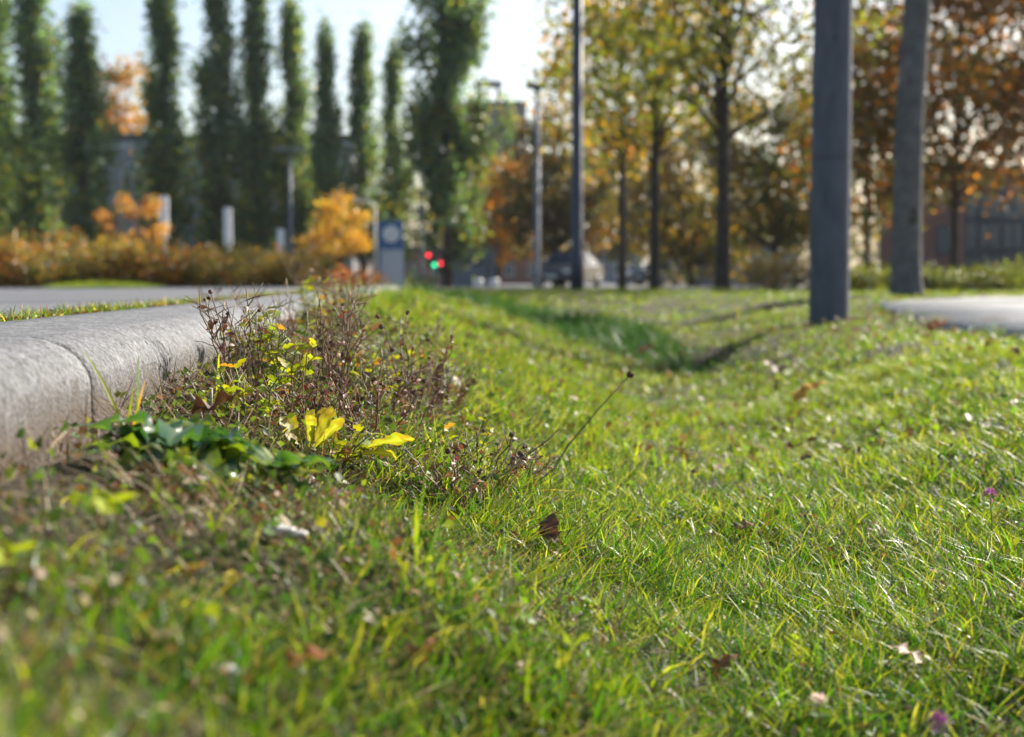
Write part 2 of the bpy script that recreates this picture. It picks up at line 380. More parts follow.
def make_tree(name, label, H, crown_z, crown_r, trunk_r, palette, wts, nleaf, leaf, seed=0, group=None, limbs=26, density=1.0, bark=None, lean=(0, 0), shape=.8, ncl=90):
    random.seed(seed)
    t = thing(name, label, 'tree', group=group)
    mb = MB(); top = crown_z + (H - crown_z) * .7
    tp = [(0, 0, -.25), (0, 0, 0.05), (lean[0] * .3, lean[1] * .3, crown_z * .5), (lean[0] * .8, lean[1], crown_z), (lean[0], lean[1], top)]
    mb.tube(tp, [trunk_r * 1.35, trunk_r * 1.12, trunk_r * .95, trunk_r * .8, trunk_r * .2], 10)
    cen = Vector((lean[0], lean[1], (crown_z + H) / 2)); hz = (H - crown_z) / 2; cs = []
    for k in range(ncl):
        a = random.uniform(0, 6.283); u = random.uniform(-1, 1); rr = (random.random() ** .45)
        s_ = math.sqrt(max(0, 1 - u * u)) ** shape
        cs.append(cen + Vector((crown_r * rr * s_ * math.cos(a), crown_r * rr * s_ * math.sin(a), hz * u * (0.35 + .65 * rr))))
    for k in range(limbs):
        c = cs[k]; z0 = crown_z * .85 + max(0, (c.z - crown_z)) * random.uniform(.2, .65)
        z0 = min(z0, top - .2); f = (z0 / top)
        p0 = Vector((lean[0] * f, lean[1] * f, z0))
        limb_tube(mb, p0, c, trunk_r * .42 * (1 - .5 * f), trunk_r * .06, 5, .12)
        for q in range(2):
            d = cs[random.randrange(len(cs))]; m = p0.lerp(c, .55)
            if (d - m).length < crown_r * .8: limb_tube(mb, m, d, trunk_r * .16, trunk_r * .04, 4, .1, 3)
    mb.build('trunk', bark or BARK, t)
    C = clusters(cs, max(1, int(nleaf / ncl)), np.array((crown_r * .15, crown_r * .15, crown_r * .11)))
    c = pick(palette, wts, len(C), .3)
    clid = np.repeat(np.arange(ncl), len(C) // ncl); tone = rng.choice(len(palette), ncl, p=np.array(wts) / sum(wts))
    same = rng.random(len(C)) < .55; c[same] = jit(np.array(palette)[tone[clid[same]]], same.sum(), .25)
    V, T, cc = leaves_arr(C, rng.uniform(leaf * .7, leaf * 1.25, len(C)), c)
    link('crown', np_mesh('crown', V, tris=T, col=cc), LEAF, t)
    return t
def make_shrub(name, label, W_, H_, palette, wts, nleaf, leaf, seed=0, group=None, cat='shrub'):
    random.seed(seed); t = thing(name, label, cat, group=group); mb = MB(); cs = []
    for k in range(22):
        a = random.uniform(0, 6.283); r = W_ * .5 * random.random() ** .5; z = H_ * random.uniform(.35, 1) * (1 - .35 * (r / (W_ * .5)) ** 2)
        tip = Vector((r * math.cos(a), r * math.sin(a), z)); limb_tube(mb, (r * .25 * math.cos(a), r * .25 * math.sin(a), -.08), tip, .012, .004, 4, .1, 3)
        cs += [tip, tip * .7 + Vector((0, 0, .1 * H_)), Vector((tip.x * 1.05, tip.y * 1.05, tip.z * .45))]
    mb.build('stems', BARK, t)
    C = clusters(cs, max(1, nleaf // len(cs)), np.array((W_ * .10, W_ * .10, H_ * .11))); C[:, 2] = np.abs(C[:, 2])
    c = pick(palette, wts, len(C), .3)
    V, T, cc = leaves_arr(C, rng.uniform(leaf * .7, leaf * 1.3, len(C)), c)
    link('foliage', np_mesh('foliage', V, tris=T, col=cc), LEAF, t); return t
def put(o, px, Y, label=None, s=1.0, rz=0.0, z=None, group=None):
    x = (px - 512) / F * Y * 1.0
    o.location = (x, Y, float(gz(x, Y)) if z is None else z); o.scale = (s, s, s); o.rotation_euler = (0, 0, rz)
    if label: o['label'] = label
    if group: o['group'] = group
    return o

# ------------------------------------------------------------------ background: poplars
P0 = [make_poplar('poplar_tree', 'x', 14, 3.0 + .25 * k, 9000, seed=20 + k) for k in range(3)]
wide = make_poplar('poplar_tree', 'x', 15.5, 4.6, 21000, seed=31)
used = set()
pop = [(4, 64, 1.02, 'poplar cut by the left edge of the photo'),
       (40, 62, 1.08, 'tall slim poplar, second from the left edge'),
       (86, 60, .83, 'poplar with a pointed top left of the pale gap above the low building'),
       (167, 62, .95, 'full poplar standing above the first small orange tree'),
       (221, 63, 1.0, 'poplar behind the second white banner post'),
       (257, 64, 1.05, 'narrow poplar just left of the T-shaped street lamp'),
       (294, 65, .94, 'poplar directly behind the T-shaped street lamp'),
       (328, 63, .82, 'short thin poplar right of the T-shaped street lamp'),
       (364, 64, .83, 'thin poplar above the orange tree beside the clock pylon'),
       (394, 66, .80, 'slender poplar standing directly above the clock pylon')]
for i, (px, Yd, s, lab) in enumerate(pop):
    k = (i * 2) % 3
    o = P0[k] if k not in used else copy_tree(P0[k]); used.add(k)
    put(o, px, Yd, lab, s, i * 1.3, group='poplars in a row'); wf = (1.05, 1.1, 1.4, 1.3, 1.05, .9, 1.05, .95, 1.0, .95)[i]; o.scale = (s * wf, s * wf, s)
put(wide, 447, 54, 'broadest dense poplar at the right end of the row', 1.0, 0, group='poplars in a row')

# ------------------------------------------------------------------ background: broad trees
OR = (.42, .18, .03); YE = (.46, .31, .03); OL = (.12, .105, .028); GN = (.055, .08, .022); BR = (.15, .075, .03); YG = (.20, .24, .03)
def T_(name, label, px, Y, H, cz, cr, tr, pal, wt, n, leaf, seed, **kw):
    t = make_tree(name, label, H, cz, cr, tr, pal, wt, n, leaf, seed, **kw); return put(t, px, Y, rz=seed * .7)
T_('street_tree', 'slim-trunked street tree with yellow-green crown beside the tall thin pole', 654, 30, 8.6, 3.0, 2.3, .11, [YG, YE, OL, GN, OR], [4, 2.5, 1.6, 1.5, .3], 5600, .16, 3, ncl=60)
T_('street_tree', 'street tree with dark trunk just left of the concrete pole', 722, 25, 9.2, 2.7, 2.7, .125, [YG, OL, GN, YE], [3.5, 2, 2, 1.6], 7000, .145, 4, ncl=64)
T_('street_tree', 'golden-leaved street tree overhanging the disc-headed lamp post', 622, 40, 9.0, 3.2, 2.2, .12, [YE, OL, YG, OR], [2.5, 2, 2, 1], 3600, .19, 5, ncl=60)
T_('autumn_tree', 'rust-orange tree behind the small gabled kiosk', 497, 70, 6.3, 1.0, 2.2, .14, [OR, YE, BR], [3, 1.5, 1], 5000, .28, 6)
T_('autumn_tree', 'dark olive and orange tree behind the disc-headed lamp post', 556, 62, 7.6, 1.2, 2.6, .16, [OL, BR, OR, GN], [3.5, 1.6, .6, 1.6], 7000, .28, 7)
T_('autumn_tree', 'olive-brown tree behind the parked grey car', 620, 80, 9.5, 1.4, 3.4, .18, [OL, GN, BR, YE], [3, 2, 1, .7], 5500, .34, 8)
T_('autumn_tree', 'dense olive tree with low crown between the two street tree trunks', 690, 60, 7.5, .6, 3.6, .16, [OL, YE, BR, GN], [3, 1.5, 1, 1.4], 8000, .26, 9)
T_('autumn_tree', 'dark green-brown tree just left of the concrete pole', 775, 46, 7.0, 1.1, 2.6, .15, [GN, OL, BR, YE], [3, 3, 1, .5], 8500, .22, 10)
T_('autumn_tree', 'thin-stemmed tree seen between the concrete pole and the grey trunk', 866, 38, 7.5, 1.6, 2.0, .09, [OL, OR, BR, GN], [3, 1.3, 1, 1], 5000, .2, 11)
T_('autumn_tree', 'tall rust-brown tree right of the grey trunk', 953, 36, 10.5, 2.1, 3.3, .13, [OR, BR, OL, GN], [1.8, .7, 2.6, 1.4], 12000, .2, 12)
T_('autumn_tree', 'rust-orange tree cut by the right edge of the photo', 1050, 33, 11, 2.6, 3.1, .15, [OR, BR, OL], [2.4, 1, 2], 9500, .2, 13)
T_('autumn_tree', 'golden tree far behind between the poplars and the low building', 122, 95, 15.0, 5, 3.2, .2, [YE, OR, OL], [2, 2, 1.5], 3000, .4, 14)
T_('small_orange_tree', 'small orange tree below the full poplar, beside the first white banner post', 133, 36, 2.6, .45, .78, .035, [(.46, .22, .06), (.5, .29, .08), (.30, .13, .04), (.26, .22, .06)], [1, 1, .7, .4], 1500, .12, 15, limbs=20, ncl=26)
T_('small_orange_tree', 'small golden-orange tree left of the clock pylon', 339, 38, 2.6, .7, 1.0, .04, [(.5, .30, .06), (.44, .22, .05), (.54, .38, .08), (.3, .24, .06)], [2, 1, 2, .5], 2000, .13, 16, limbs=20, ncl=28)
# pale-trunked tree right of the concrete pole
g = make_tree('grey_tree', 'grey crooked tree trunk with a dark knot beside the footpath', 13.5, 8.5, 1.6, .165, [OL, OR, YE], [1, 1, 1], 900, .16, 17, bark=GREYBARK, lean=(.55, 0), ncl=30, limbs=16)
put(g, 906, 16.6)
for ch in list(g.children):
    if ch.name.startswith('trunk'): bpy.data.objects.remove(ch)
mb = MB(); zz = [-.3, 0, .25, .8, 1.4, 2.0, 2.7, 3.4, 5, 7, 9]; xo = [0, 0, -.005, -.012, -.005, .0, .03, .07, .2, .38, .5]
rr = [.23, .20, .175, .165, .16, .158, .155, .152, .13, .11, .05]
mb.tube([(a, random.uniform(-.01, .01), b) for a, b in zip(xo, zz)], rr, 14)
for k in range(12): limb_tube(mb, (.3 + random.uniform(0, .2), 0, 6.4 + .2 * k), (.5 + random.gauss(0, .9), random.gauss(0, .9), 9 + random.uniform(0, 3)), .05, .01, 5)
tr = mb.build('trunk', GREYBARK, g)
mb = MB(); mb.lathe([(.001, -.02), (.05, -.014), (.06, .0), (.045, .012), (.03, .0), (.001, -.012)], 14); mb.xf(Matrix.Translation((.02, -.165, .92)) @ Matrix.Rotation(R(90), 4, 'X') @ Matrix.Diagonal((.8, 1.7, 1, 1)))
mb.build('knot', BARK, tr)

cs = [(random.uniform(-75, 130), random.uniform(135, 190), random.uniform(.5, 1) ** .7 * random.uniform(5.5, 10.5)) for _ in range(520)]
C = clusters(cs, 46, np.array((1.3, 1.3, 1.2))); C[:, 2] = np.where(rng.random(len(C)) < .45, C[:, 2] * rng.random(len(C)), C[:, 2]); C[:, 2] = np.maximum(C[:, 2] + CZ - .4, CZ - .3)
V, T, cc = leaves_arr(C, rng.uniform(.5, 1.0, len(C)), pick([OL, GN, BR, YE, (.09, .10, .06)], [3, 3, 1, .6, 2], len(C), .3))
o = link('distant_wood', np_mesh('distant_wood', V, tris=T, col=cc), LEAF); o['kind'] = 'stuff'

# ------------------------------------------------------------------ hedge and shrubs
HP = [(.30, .12, .05), (.22, .16, .05), (.34, .20, .05), (.09, .11, .04), (.24, .21, .07)]
SH = [make_shrub('hedge_shrub', 'autumn-brown shrub in the low hedge beyond the road', 1.2, .98, HP, w_, 2000, .075, 40 + i, 'shrubs of the low hedge beyond the road') for i, w_ in enumerate([[4, 1, .6, 2, 1], [.6, 3, .5, 4, 1], [1, 2, 2.4, 2, 2]])]
slots = []
for row in range(3):
    for k in range(12 + row): slots.append((-9.4 + k * .72 + row * .3 + random.uniform(-.15, .15), 21.0 + row * .95 + random.uniform(-.25, .25)))
for i, (x, y) in enumerate(slots):
    if (x / y) * F + 512 > 312: continue
    o = SH[i] if i < 3 else copy_tree(SH[i % 3])
    hh = random.uniform(.7, 1.05) * float(np.interp(x, (-8, -5, -3), (1.0, .86, .66))); o.location = (x, y, CZ - .17); o.scale = (1, 1, hh); o.rotation_euler = (0, 0, random.uniform(0, 6))
RP = [(.50, .14, .03), (.5, .22, .03), (.3, .09, .03)]
for px, Yd, lab in ((305, 33, 'reddish shrub at the right end of the low hedge'), (342, 34, 'bright orange low shrub left of the clock pylon'), (364, 35, 'bright orange low shrub touching the clock pylon foot')):
    put(make_shrub('orange_shrub', lab, 1.2, .62, RP, [1, 2, 1], 1500, .08, int(px)), px, Yd)
put(make_shrub('dry_bush', 'dry olive bush at the foot of the concrete pole, far side of the lawn', 1.3, .75, [OL, BR, (.2, .16, .06)], [2, 1, 1.5], 1700, .06, 60), 778, 23)
for i, (px, Yd, W_, H_, lab) in enumerate(((858, 20, .9, .5, 'low green bush between the concrete pole and the grey trunk'), (940, 20.5, 1.0, .42, 'low green bush just right of the grey trunk'),
        (985, 20, 1.1, .42, 'low green bush beyond the bend of the footpath'), (1030, 20.5, 1.1, .5, 'low green bush at the right edge beyond the footpath'), (895, 23, 1.3, .55, 'green bush behind the grey trunk'))):
    put(make_shrub('green_bush', lab, W_, H_, [GN, OL, YG, (.11, .15, .04)], [2, 1.5, 1, 2], 1500, .06, 70 + i), px, Yd)

# ------------------------------------------------------------------ poles, lamps, posts, clock, signals
p = hit(829, 318); p.y = 10.5; px_ = at(829, 300, 10.5).x
t = thing('concrete_pole', 'thick grey concrete pole standing on the lawn crest', 'pole', (px_, 10.5, float(gz(px_, 10.5))))
lo = MB(); lo.lathe([(.147, -.3), (.1468, -.2), (.146, .0), (.1431, 1.19), (.143, 1.20), (.139, 1.203)], 32); lo = lo.build('lower_section', CONC_POLE, t)
up = MB(); up.lathe([(.137, 1.205), (.1425, 1.209), (.1424, 1.22), (.133, 4.0), (.118, 7.4), (.05, 7.45)], 32); up.build('upper_section', CONC_POLE, t)
mb = MB(); mb.lathe([(.001, -.004), (.013, -.004), (.013, .004), (.001, .002)], 12); mb.xf(Matrix.Translation((-.012, -.139, 2.07)) @ Matrix.Rotation(R(90), 4, 'X')); mb.build('bolt_hole', BLACKP, t)

def pole_thing(name, label, px, Y, top_py, r0, r1, mat=DARKMET):
    x = at(px, 280, Y).x; z = float(gz(x, Y)) if Y < YEND else CZ - .30
    t = thing(name, label, 'lamp post' if 'lamp' in name else 'pole', (x, Y, z)); h = at(px, top_py, Y).z - z
    mb = MB(); mb.lathe([(r0 * 1.18, -.05), (r0 * 1.18, .5), (r0, .53), (r1, h)], 12); mb.build('post', mat, t); return t, h
pole_thing('tall_pole', 'tall thin dark pole rising out of frame beside the grey car', 577, 21, -120, .088, .07)
t, h = pole_thing('street_lamp', 'street lamp with round flat head in front of the orange trees', 537, 35, 92, .075, .06, GALV)
mb = MB(); mb.lathe([(.05, h - .03), (.09, h + .05), (.29, h + .10), (.30, h + .16), (.20, h + .21), (.03, h + .23)], 20); hd = mb.build('lamp_head', GALV, t)
t, h = pole_thing('street_lamp', 'street lamp with T-shaped double head in front of the poplars', 291, 50, 150, .07, .05, GALV)
for s in (-1, 1):
    mb = MB(); mb.box(*sorted((s * .05, s * .55)), -.13, .13, h - .02, h + .09, .03); mb.build('lamp_head', GALV, t)
t, h = pole_thing('street_lamp', 'single-arm street lamp just left of the clock pylon', 375, 62, 204, .06, .05, GALV)
mb = MB(); mb.tube([(0, 0, h - .03), (-.25, 0, h + .09), (-.45, 0, h + .13)], .035, 6); mb.box(-.95, -.4, -.12, .12, h + .09, h + .17, .02); mb.build('lamp_arm', WHITEP, t)
t, h = pole_thing('sign_pole', 'thin grey pole right of the clock pylon', 422, 60, 200, .075, .06, GALV)
mb = MB(); mb.box(-.16, .16, -.06, .06, h - .75, h - .2, .02); mb.build('sign_box', GALV, t)

for px, Y_, y0, y1, wpx, lab in ((164, 40, 196, 238, 9, 'tallest white banner post, beside the first orange tree'), (228, 44, 208, 245, 8, 'white banner post, second from the left'),
                                 (281, 48, 229, 257, 7, 'white banner post just left of the T-shaped lamp'), (312.5, 50, 231, 255, 6.5, 'slim white banner post right of the T-shaped lamp')):
    b = at(px, y1, Y_); tp = at(px, y0, Y_); hw = wpx / F * Y_ / 2
    t = thing('banner_post', lab, 'post', (b.x, Y_, CZ - .30), 0, 'white banner posts')
    mb = MB(); mb.lathe([(.07, -.1), (.06, .1), (.05, b.z - CZ + .32)], 10); mb.build('post', DARKMET, t)
    mb = MB(); mb.box(-hw, hw, -.05, .05, b.z - CZ + .30, tp.z - CZ + .30, .015); mb.build('white_panel', WHITEP, t)

b = at(391, 290, 50); t = thing('clock_pylon', 'blue and grey clock pylon with white dial at the road', 'clock', (b.x, 50, CZ - .30), R(3))
h = at(391, 221, 50).z - CZ + .30
mb = MB(); mb.box(-.44, .44, -.16, .16, 0, h, .02); body = mb.build('body', BLUEP, t)
mb = MB(); mb.box(-.35, .44, -.172, -.162, .12, h - 1.0, .003); mb.build('grey_panel', GREYP, t)
mb = MB(); mb.lathe([(.29, -.01), (.29, .012), (.27, .02)], 32); mb.xf(Matrix.Translation((.02, -.168, h - .46)) @ Matrix.Rotation(R(90), 4, 'X')); dial = mb.build('dial', WHITEP, t)
for k in range(12):
    mb = MB(); mb.box(-.012, .012, -.003, .003, .19, .245); mb.xf(Matrix.Translation((.02, -.193, h - .46)) @ Matrix.Rotation(R(30 * k), 4, 'Y')); mb.build('hour_mark', BLACKP, dial)
for nm, ln, an in (('hour_hand', .14, 20), ('minute_hand', .2, 230)):
    mb = MB(); mb.box(-.013, .013, -.003, .003, -.03, ln); mb.xf(Matrix.Translation((.02, -.199, h - .46)) @ Matrix.Rotation(R(an), 4, 'Y')); mb.build(nm, BLACKP, dial)

REDL = plain('signal_red', (.6, .02, .03), .3, emit=(1, .03, .06), es=3.5); GRNL = plain('signal_green', (.02, .5, .2), .3, emit=(.03, .9, .4), es=2.0)
for px, py, lit, lab in ((428.5, 255, 0, 'traffic signal showing red, upper one right of the clock pylon'), (440, 263.5, 0, 'traffic signal showing red, lower right one'), (434.5, 265, 2, 'traffic signal showing green between the two red ones')):
    Y_ = 78; q = at(px, py, Y_); t = thing('traffic_light', lab, 'traffic light', (q.x, Y_, CZ - .31), 0, 'traffic signals right of the clock pylon'); z = q.z - CZ + .31
    top = z + .14 + lit * .26
    mb = MB(); mb.lathe([(.05, -.1), (.05, top - .8)], 8); mb.build('post', DARKMET, t)
    mb = MB(); mb.box(-.14, .14, .03, .2, top - .82, top, .02); mb.build('housing', BLACKP, t)
    for k in range(3):
        mb = MB(); mb.lathe([(.09, -.01), (.09, .01), (.05, .03)], 16); mb.xf(Matrix.Translation((0, .02, top - .14 - k * .26)) @ Matrix.Rotation(R(90), 4, 'X'))
        mb.build('lens', (REDL if lit == 0 else GRNL) if k == lit else BLACKP, t)

for px, lab in ((478, 'short white bollard left of the kiosk door'), (494, 'short white bollard right of the kiosk')):
    q = at(px, 290, 46); t = thing('bollard', lab, 'bollard', (q.x, 46, CZ - .30)); mb = MB(); mb.lathe([(.16, -.02), (.16, .3), (.13, .34)], 14); mb.build('post', WHITEP, t); mb = MB(); mb.lathe([(.165, .2), (.17, .21), (.17, .26), (.165, .27)], 14); mb.build('band', GREYP, t)

# ------------------------------------------------------------------ buildings
PL = rough_mat('plaster', (.26, .26, .27), (.34, .34, .34), 3, .9, .15, 40); PLD = rough_mat('dark_plaster', (.12, .12, .13), (.18, .175, .18), 3, .9, .15, 40)
BRK = rough_mat('brick_wall', (.17, .09, .075), (.27, .16, .13), 30, .9, .3, 60); ROOFM = rough_mat('roof_felt', (.06, .06, .065), (.10, .10, .105), 5, .9, .2, 40)
PALE = rough_mat('pale_trim', (.48, .48, .47), (.58, .58, .57), 4, .8, .1, 30); BLUEG = rough_mat('blue_grey_render', (.17, .20, .25), (.24, .27, .32), 3, .85, .1, 30)
TOWER = rough_mat('tower_render', (.20, .18, .18), (.27, .245, .24), 2, .9, .1, 10)
def building(name, label, px0, px1, py_top, Y_, depth, mat, rows=2, cols=8, trim=True, z0=None, win=(.55, .5), roofmat=None, rz=0, fr=None):
    a = at(px0, py_top, Y_); b = at(px1, py_top, Y_); W_ = b.x - a.x; zb = CZ - .36 if z0 is None else z0; H_ = a.z - zb
    t = thing(name, label, 'building', ((a.x + b.x) / 2, Y_, zb), rz)
    mb = MB(); mb.box(-W_ / 2, W_ / 2, 0, depth, -.3, H_); mb.build('wall', mat, t)
    mb = MB(); mb.box(-W_ / 2 - .15, W_ / 2 + .15, -.15, depth + .15, H_ + .002, H_ + .35, .03); r = mb.build('roof', roofmat or ROOFM, t)
    if trim: mb = MB(); mb.box(-W_ / 2 - .05, W_ / 2 + .05, -.08, -.003, H_ - .55, H_ - .12, .02); mb.build('cornice', PALE, t)
    cw, ch = W_ / cols, (H_ - .8) / rows
    fm = pm = None
    for i in range(cols):
        for j in range(rows):
            cx, cz = -W_ / 2 + cw * (i + .5), .3 + ch * (j + .5); ww, wh = cw * win[0] / 2, ch * win[1] / 2
            if fm is None:
                m1 = MB(); m1.box(-ww - .08, ww + .08, -.06, -.004, -wh - .08, -wh); m1.box(-ww - .08, ww + .08, -.06, -.004, wh, wh + .08); m1.box(-ww - .08, -ww, -.06, -.004, -wh + .001, wh - .001); m1.box(ww, ww + .08, -.06, -.004, -wh + .001, wh - .001); m1.box(-.03, .03, -.05, -.004, -wh + .001, wh - .001)
                f = m1.build('window', fr or PALE, t); fm = f.data; m2 = MB(); m2.box(-ww + .001, ww - .001, -.02, -.003, -wh + .001, wh - .001); g_ = m2.build('pane', GLASS_D, f); pm = g_.data
            else: f = link('window', fm, None, t); link('pane', pm, None, f)
            f.location = (cx, 0, cz)
    return t
building('low_building', 'long low grey building with pale cornice behind the poplars', -60, 352, 140, 84, 12, PL, 2, 14)
t = building('tower_building', 'distant brown-grey tower with open rooftop frame', 474, 526, 104, 170, 14, TOWER, 5, 3, False, win=(.35, .35))
H_ = (at(490, 104, 170).z - CZ + .36)
for x0, x1 in ((-2.75, -2.35), (-.4, 0.0)):
    mb = MB(); mb.box(x0, x1, .2, 1.0, H_ + .36, H_ + 2.3); mb.build('rooftop_post', TOWER, t)
mb = MB(); mb.box(-3.0, .2, .1, 3.0, H_ + 2.303, H_ + 2.75, .03); mb.build('rooftop_slab', ROOFM, t)
building('far_building', 'blue-grey building far behind the parked cars', 585, 642, 226, 120, 8, BLUEG, 2, 4, False)
building('long_shed', 'low brown boarded shed behind the kiosk and lamp posts', 400, 545, 252, 100, 6, BRK, 1, 6, False, win=(.3, .5))
building('far_house', 'pale grey house partly hidden by trees left of the concrete pole', 700, 800, 246, 78, 6, PL, 1, 5, False)
building('glass_building', 'dark glazed building at the right edge behind the trees', 956, 1120, 176, 52, 10, PLD, 3, 7, False, win=(.86, .8), fr=DARKMET)
# brick block in front with its own bricks told apart only by colour at this distance
building('brick_block', 'pinkish brick block right of the grey trunk', 925, 966, 184, 49, 6, BRK, 1, 1, False, win=(.3, .3), fr=DARKMET)
# gabled kiosk
a = at(453, 290, 58); b = at(495, 290, 58); Wk = b.x - a.x
t = thing('kiosk', 'small blue-grey gabled kiosk left of the lamp posts', 'kiosk', ((a.x + b.x) / 2, 58, CZ - .30)); hk = at(470, 251, 58).z - CZ + .30; hr = at(470, 243, 58).z - CZ + .30
mb = MB(); mb.prism([(-Wk / 2, 0), (Wk / 2, 0), (Wk / 2, hk), (Wk * .12, hr), (-Wk * .12, hr), (-Wk / 2, hk)], 0, 2.4); mb.build('wall', BLUEG, t)
mb = MB(); mb.prism([(-Wk / 2 - .1, hk - .03), (-Wk * .12, hr + .02), (Wk * .12, hr + .02), (Wk / 2 + .1, hk - .03), (Wk / 2 + .1, hk + .05), (Wk * .13, hr + .1), (-Wk * .13, hr + .1), (-Wk / 2 - .1, hk + .05)], -.15, 2.5); mb.build('roof', GALV, t)
mb = MB(); mb.box(-.5, .35, -.03, -.004, .9, 1.25); mb.build('window', GLASS_D, t)
mb = MB(); mb.box(.45, .7, -.02, -.004, .05, 1.3); mb.build('door', GALV, t)

# ------------------------------------------------------------------ cars
def car(label, paint, x, y, z, rz):
    t = thing('parked_car', label, 'car', (x, y, z), rz)
    prof = [(-2.15, .28), (-2.2, .5), (-2.16, .72), (-1.6, .86), (-1.05, .93), (1.7, .95), (2.1, .9), (2.17, .6), (2.12, .28), (1.75, .2), (-1.8, .2)]
    mb = MB(); bm = mb.bm; secs = []
    for yy, s in ((-.86, .94), (-.80, .99), (-.55, 1.0), (.55, 1.0), (.80, .99), (.86, .94)):
        secs.append([bm.verts.new((px_ * (s if abs(px_) > 2 else 1), yy, .2 + (pz_ - .2) * (s if abs(yy) > .6 else 1.02))) for px_, pz_ in prof])
    n = len(prof)
    for r0, r1 in zip(secs, secs[1:]):
        for k in range(n): bm.faces.new((r0[k], r0[(k + 1) % n], r1[(k + 1) % n], r1[k])).smooth = True
    bm.faces.new(secs[0]); bm.faces.new(secs[-1][::-1]); body = mb.build('body', paint, t)
    mb = MB(); bm = mb.bm; pr = [(-1.1, .93), (-.35, 1.42), (.9, 1.46), (1.75, .96)]; rows_ = []
    for yy, k in ((-.78, 0), (-.62, 1), (.62, 1), (.78, 0)):
        rows_.append([bm.verts.new((px_, yy if pz_ < 1 else math.copysign(.60, yy), pz_)) for px_, pz_ in pr])
    # greenhouse as glass hull, roof laid above
    for r0, r1 in ((rows_[0], rows_[3]),):
        for k in range(3): bm.faces.new((r0[k], r0[k + 1], r1[k + 1], r1[k]))
        bm.faces.new(r0); bm.faces.new(r1[::-1])
    for r_ in (rows_[1], rows_[2]):
        for v in r_: bm.verts.remove(v)
    mb.build('windows', GLASS_D, t)
    mb = MB(); mb.box(-.36, .92, -.61, .61, 1.42, 1.49, .03); mb.build('roof', paint, t)
    for s in (-1, 1):
        for a_, b_ in (((-1.1, .78 * s, .92), (-.36, .605 * s, 1.45)), ((.25, .775 * s, .95), (.3, .615 * s, 1.46)), ((1.75, .78 * s, .95), (.9, .605 * s, 1.46))):
            mb = MB(); mb.tube([a_, b_], .035, 6); mb.build('pillar', paint, t)
        mb = MB(); mb.box(-2.19, -2.02, s * .66 - .17, s * .66 + .17, .60, .74, .03); mb.build('headlight', WHITEP, t)
        mb = MB(); mb.box(2.06, 2.18, s * .68 - .13, s * .68 + .13, .62, .82, .03); mb.build('tail_light', REDP, t)
        mb = MB(); mb.box(-.85, -.66, s * .90 - .09, s * .90 + .09, .92, 1.06, .03); mb.build('mirror', paint, t)
        for wx in (-1.35, 1.35):
            mb = MB(); mb.lathe([(.2, -.1), (.3, -.1), (.32, -.06), (.32, .06), (.3, .1), (.2, .1)], 20); mb.xf(Matrix.Translation((wx, s * .78, .32)) @ Matrix.Rotation(R(90), 4, 'X')); wh = mb.build('wheel', RUBBER, t)
            mb = MB(); mb.lathe([(.03, -.108), (.2, -.104), (.2, .104), (.03, .108)], 16); mb.xf(Matrix.Translation((wx, s * .78, .32)) @ Matrix.Rotation(R(90), 4, 'X')); mb.build('rim', GALV, wh)
    mb = MB(); mb.box(-2.23, -2.12, -.5, .5, .34, .56, .02); mb.build('grille', BLACKP, t)
    mb = MB(); mb.box(-2.245, -2.226, -.26, .26, .40, .51); mb.build('number_plate', WHITEP, t)
    return t
REDP = plain('tail_red', (.35, .02, .02), .3)
SILV = plain('silver_paint', (.11, .12, .14), .28, .5, .5, coat=.6); DKP = plain('dark_paint', (.04, .045, .055), .25, .3, .5, coat=.7); WHC = plain('white_car_paint', (.7, .7, .7), .3, 0, .5, coat=.5)
q = at(571, 290, 58); car('silver-grey car facing the lawn, partly behind the tall thin pole', SILV, q.x, 60, CZ - .30, R(68))
q = at(668, 290, 76); car('dark parked car behind the slim street tree trunk', DKP, q.x, 76, CZ - .30, R(40))
q = at(638, 290, 104); car('pale car partly hidden behind the dark parked car', WHC, q.x, 104, CZ - .30, R(60))

# ------------------------------------------------------------------ grass
def blades(P, h, wd, ang, lean, curl, col, segs, tipcol=None):
    n = len(P); dx, dy = np.cos(ang), np.sin(ang); tw = rng.normal(0, .9, n) + np.pi / 2
    sx, sy = np.cos(ang + tw), np.sin(ang + tw); sz = rng.normal(0, .35, n)
    V = np.zeros((n, 2 * segs + 1, 3), np.float32); C = np.zeros((n, 2 * segs + 1, 3), np.float32)
    for i in range(segs + 1):
        t = i / segs; hor = h * (np.sin(lean) * t + curl * t * t * .8); ver = h * (np.cos(lean) * t - curl * t * t * .38)
        c = P + np.stack([dx * hor, dy * hor, np.maximum(ver, -.004 + 0 * ver)], -1)
        cc = col if tipcol is None else col * (1 - t ** 2) + tipcol * t ** 2
        if i == segs: V[:, -1] = c; C[:, -1] = cc
        else:
            wv = (wd * (1 - t ** 1.7 * .75) * (.75 + .5 * min(t * 2, .5)) / 2)[:, None]; s = np.stack([sx, sy, sz * t], -1) * wv
            V[:, 2 * i] = c - s; V[:, 2 * i + 1] = c + s; C[:, 2 * i] = cc; C[:, 2 * i + 1] = cc
    m = 2 * segs + 1; b = np.arange(n)[:, None] * m
    Q = [np.hstack([b + 2 * i, b + 2 * i + 1, b + 2 * i + 3, b + 2 * i + 2]) for i in range(segs - 1)]
    T = np.hstack([b + 2 * segs - 2, b + 2 * segs - 1, b + 2 * segs])
    return V.reshape(-1, 3), np.concatenate(Q) if Q else None, T, C.reshape(-1, 3)
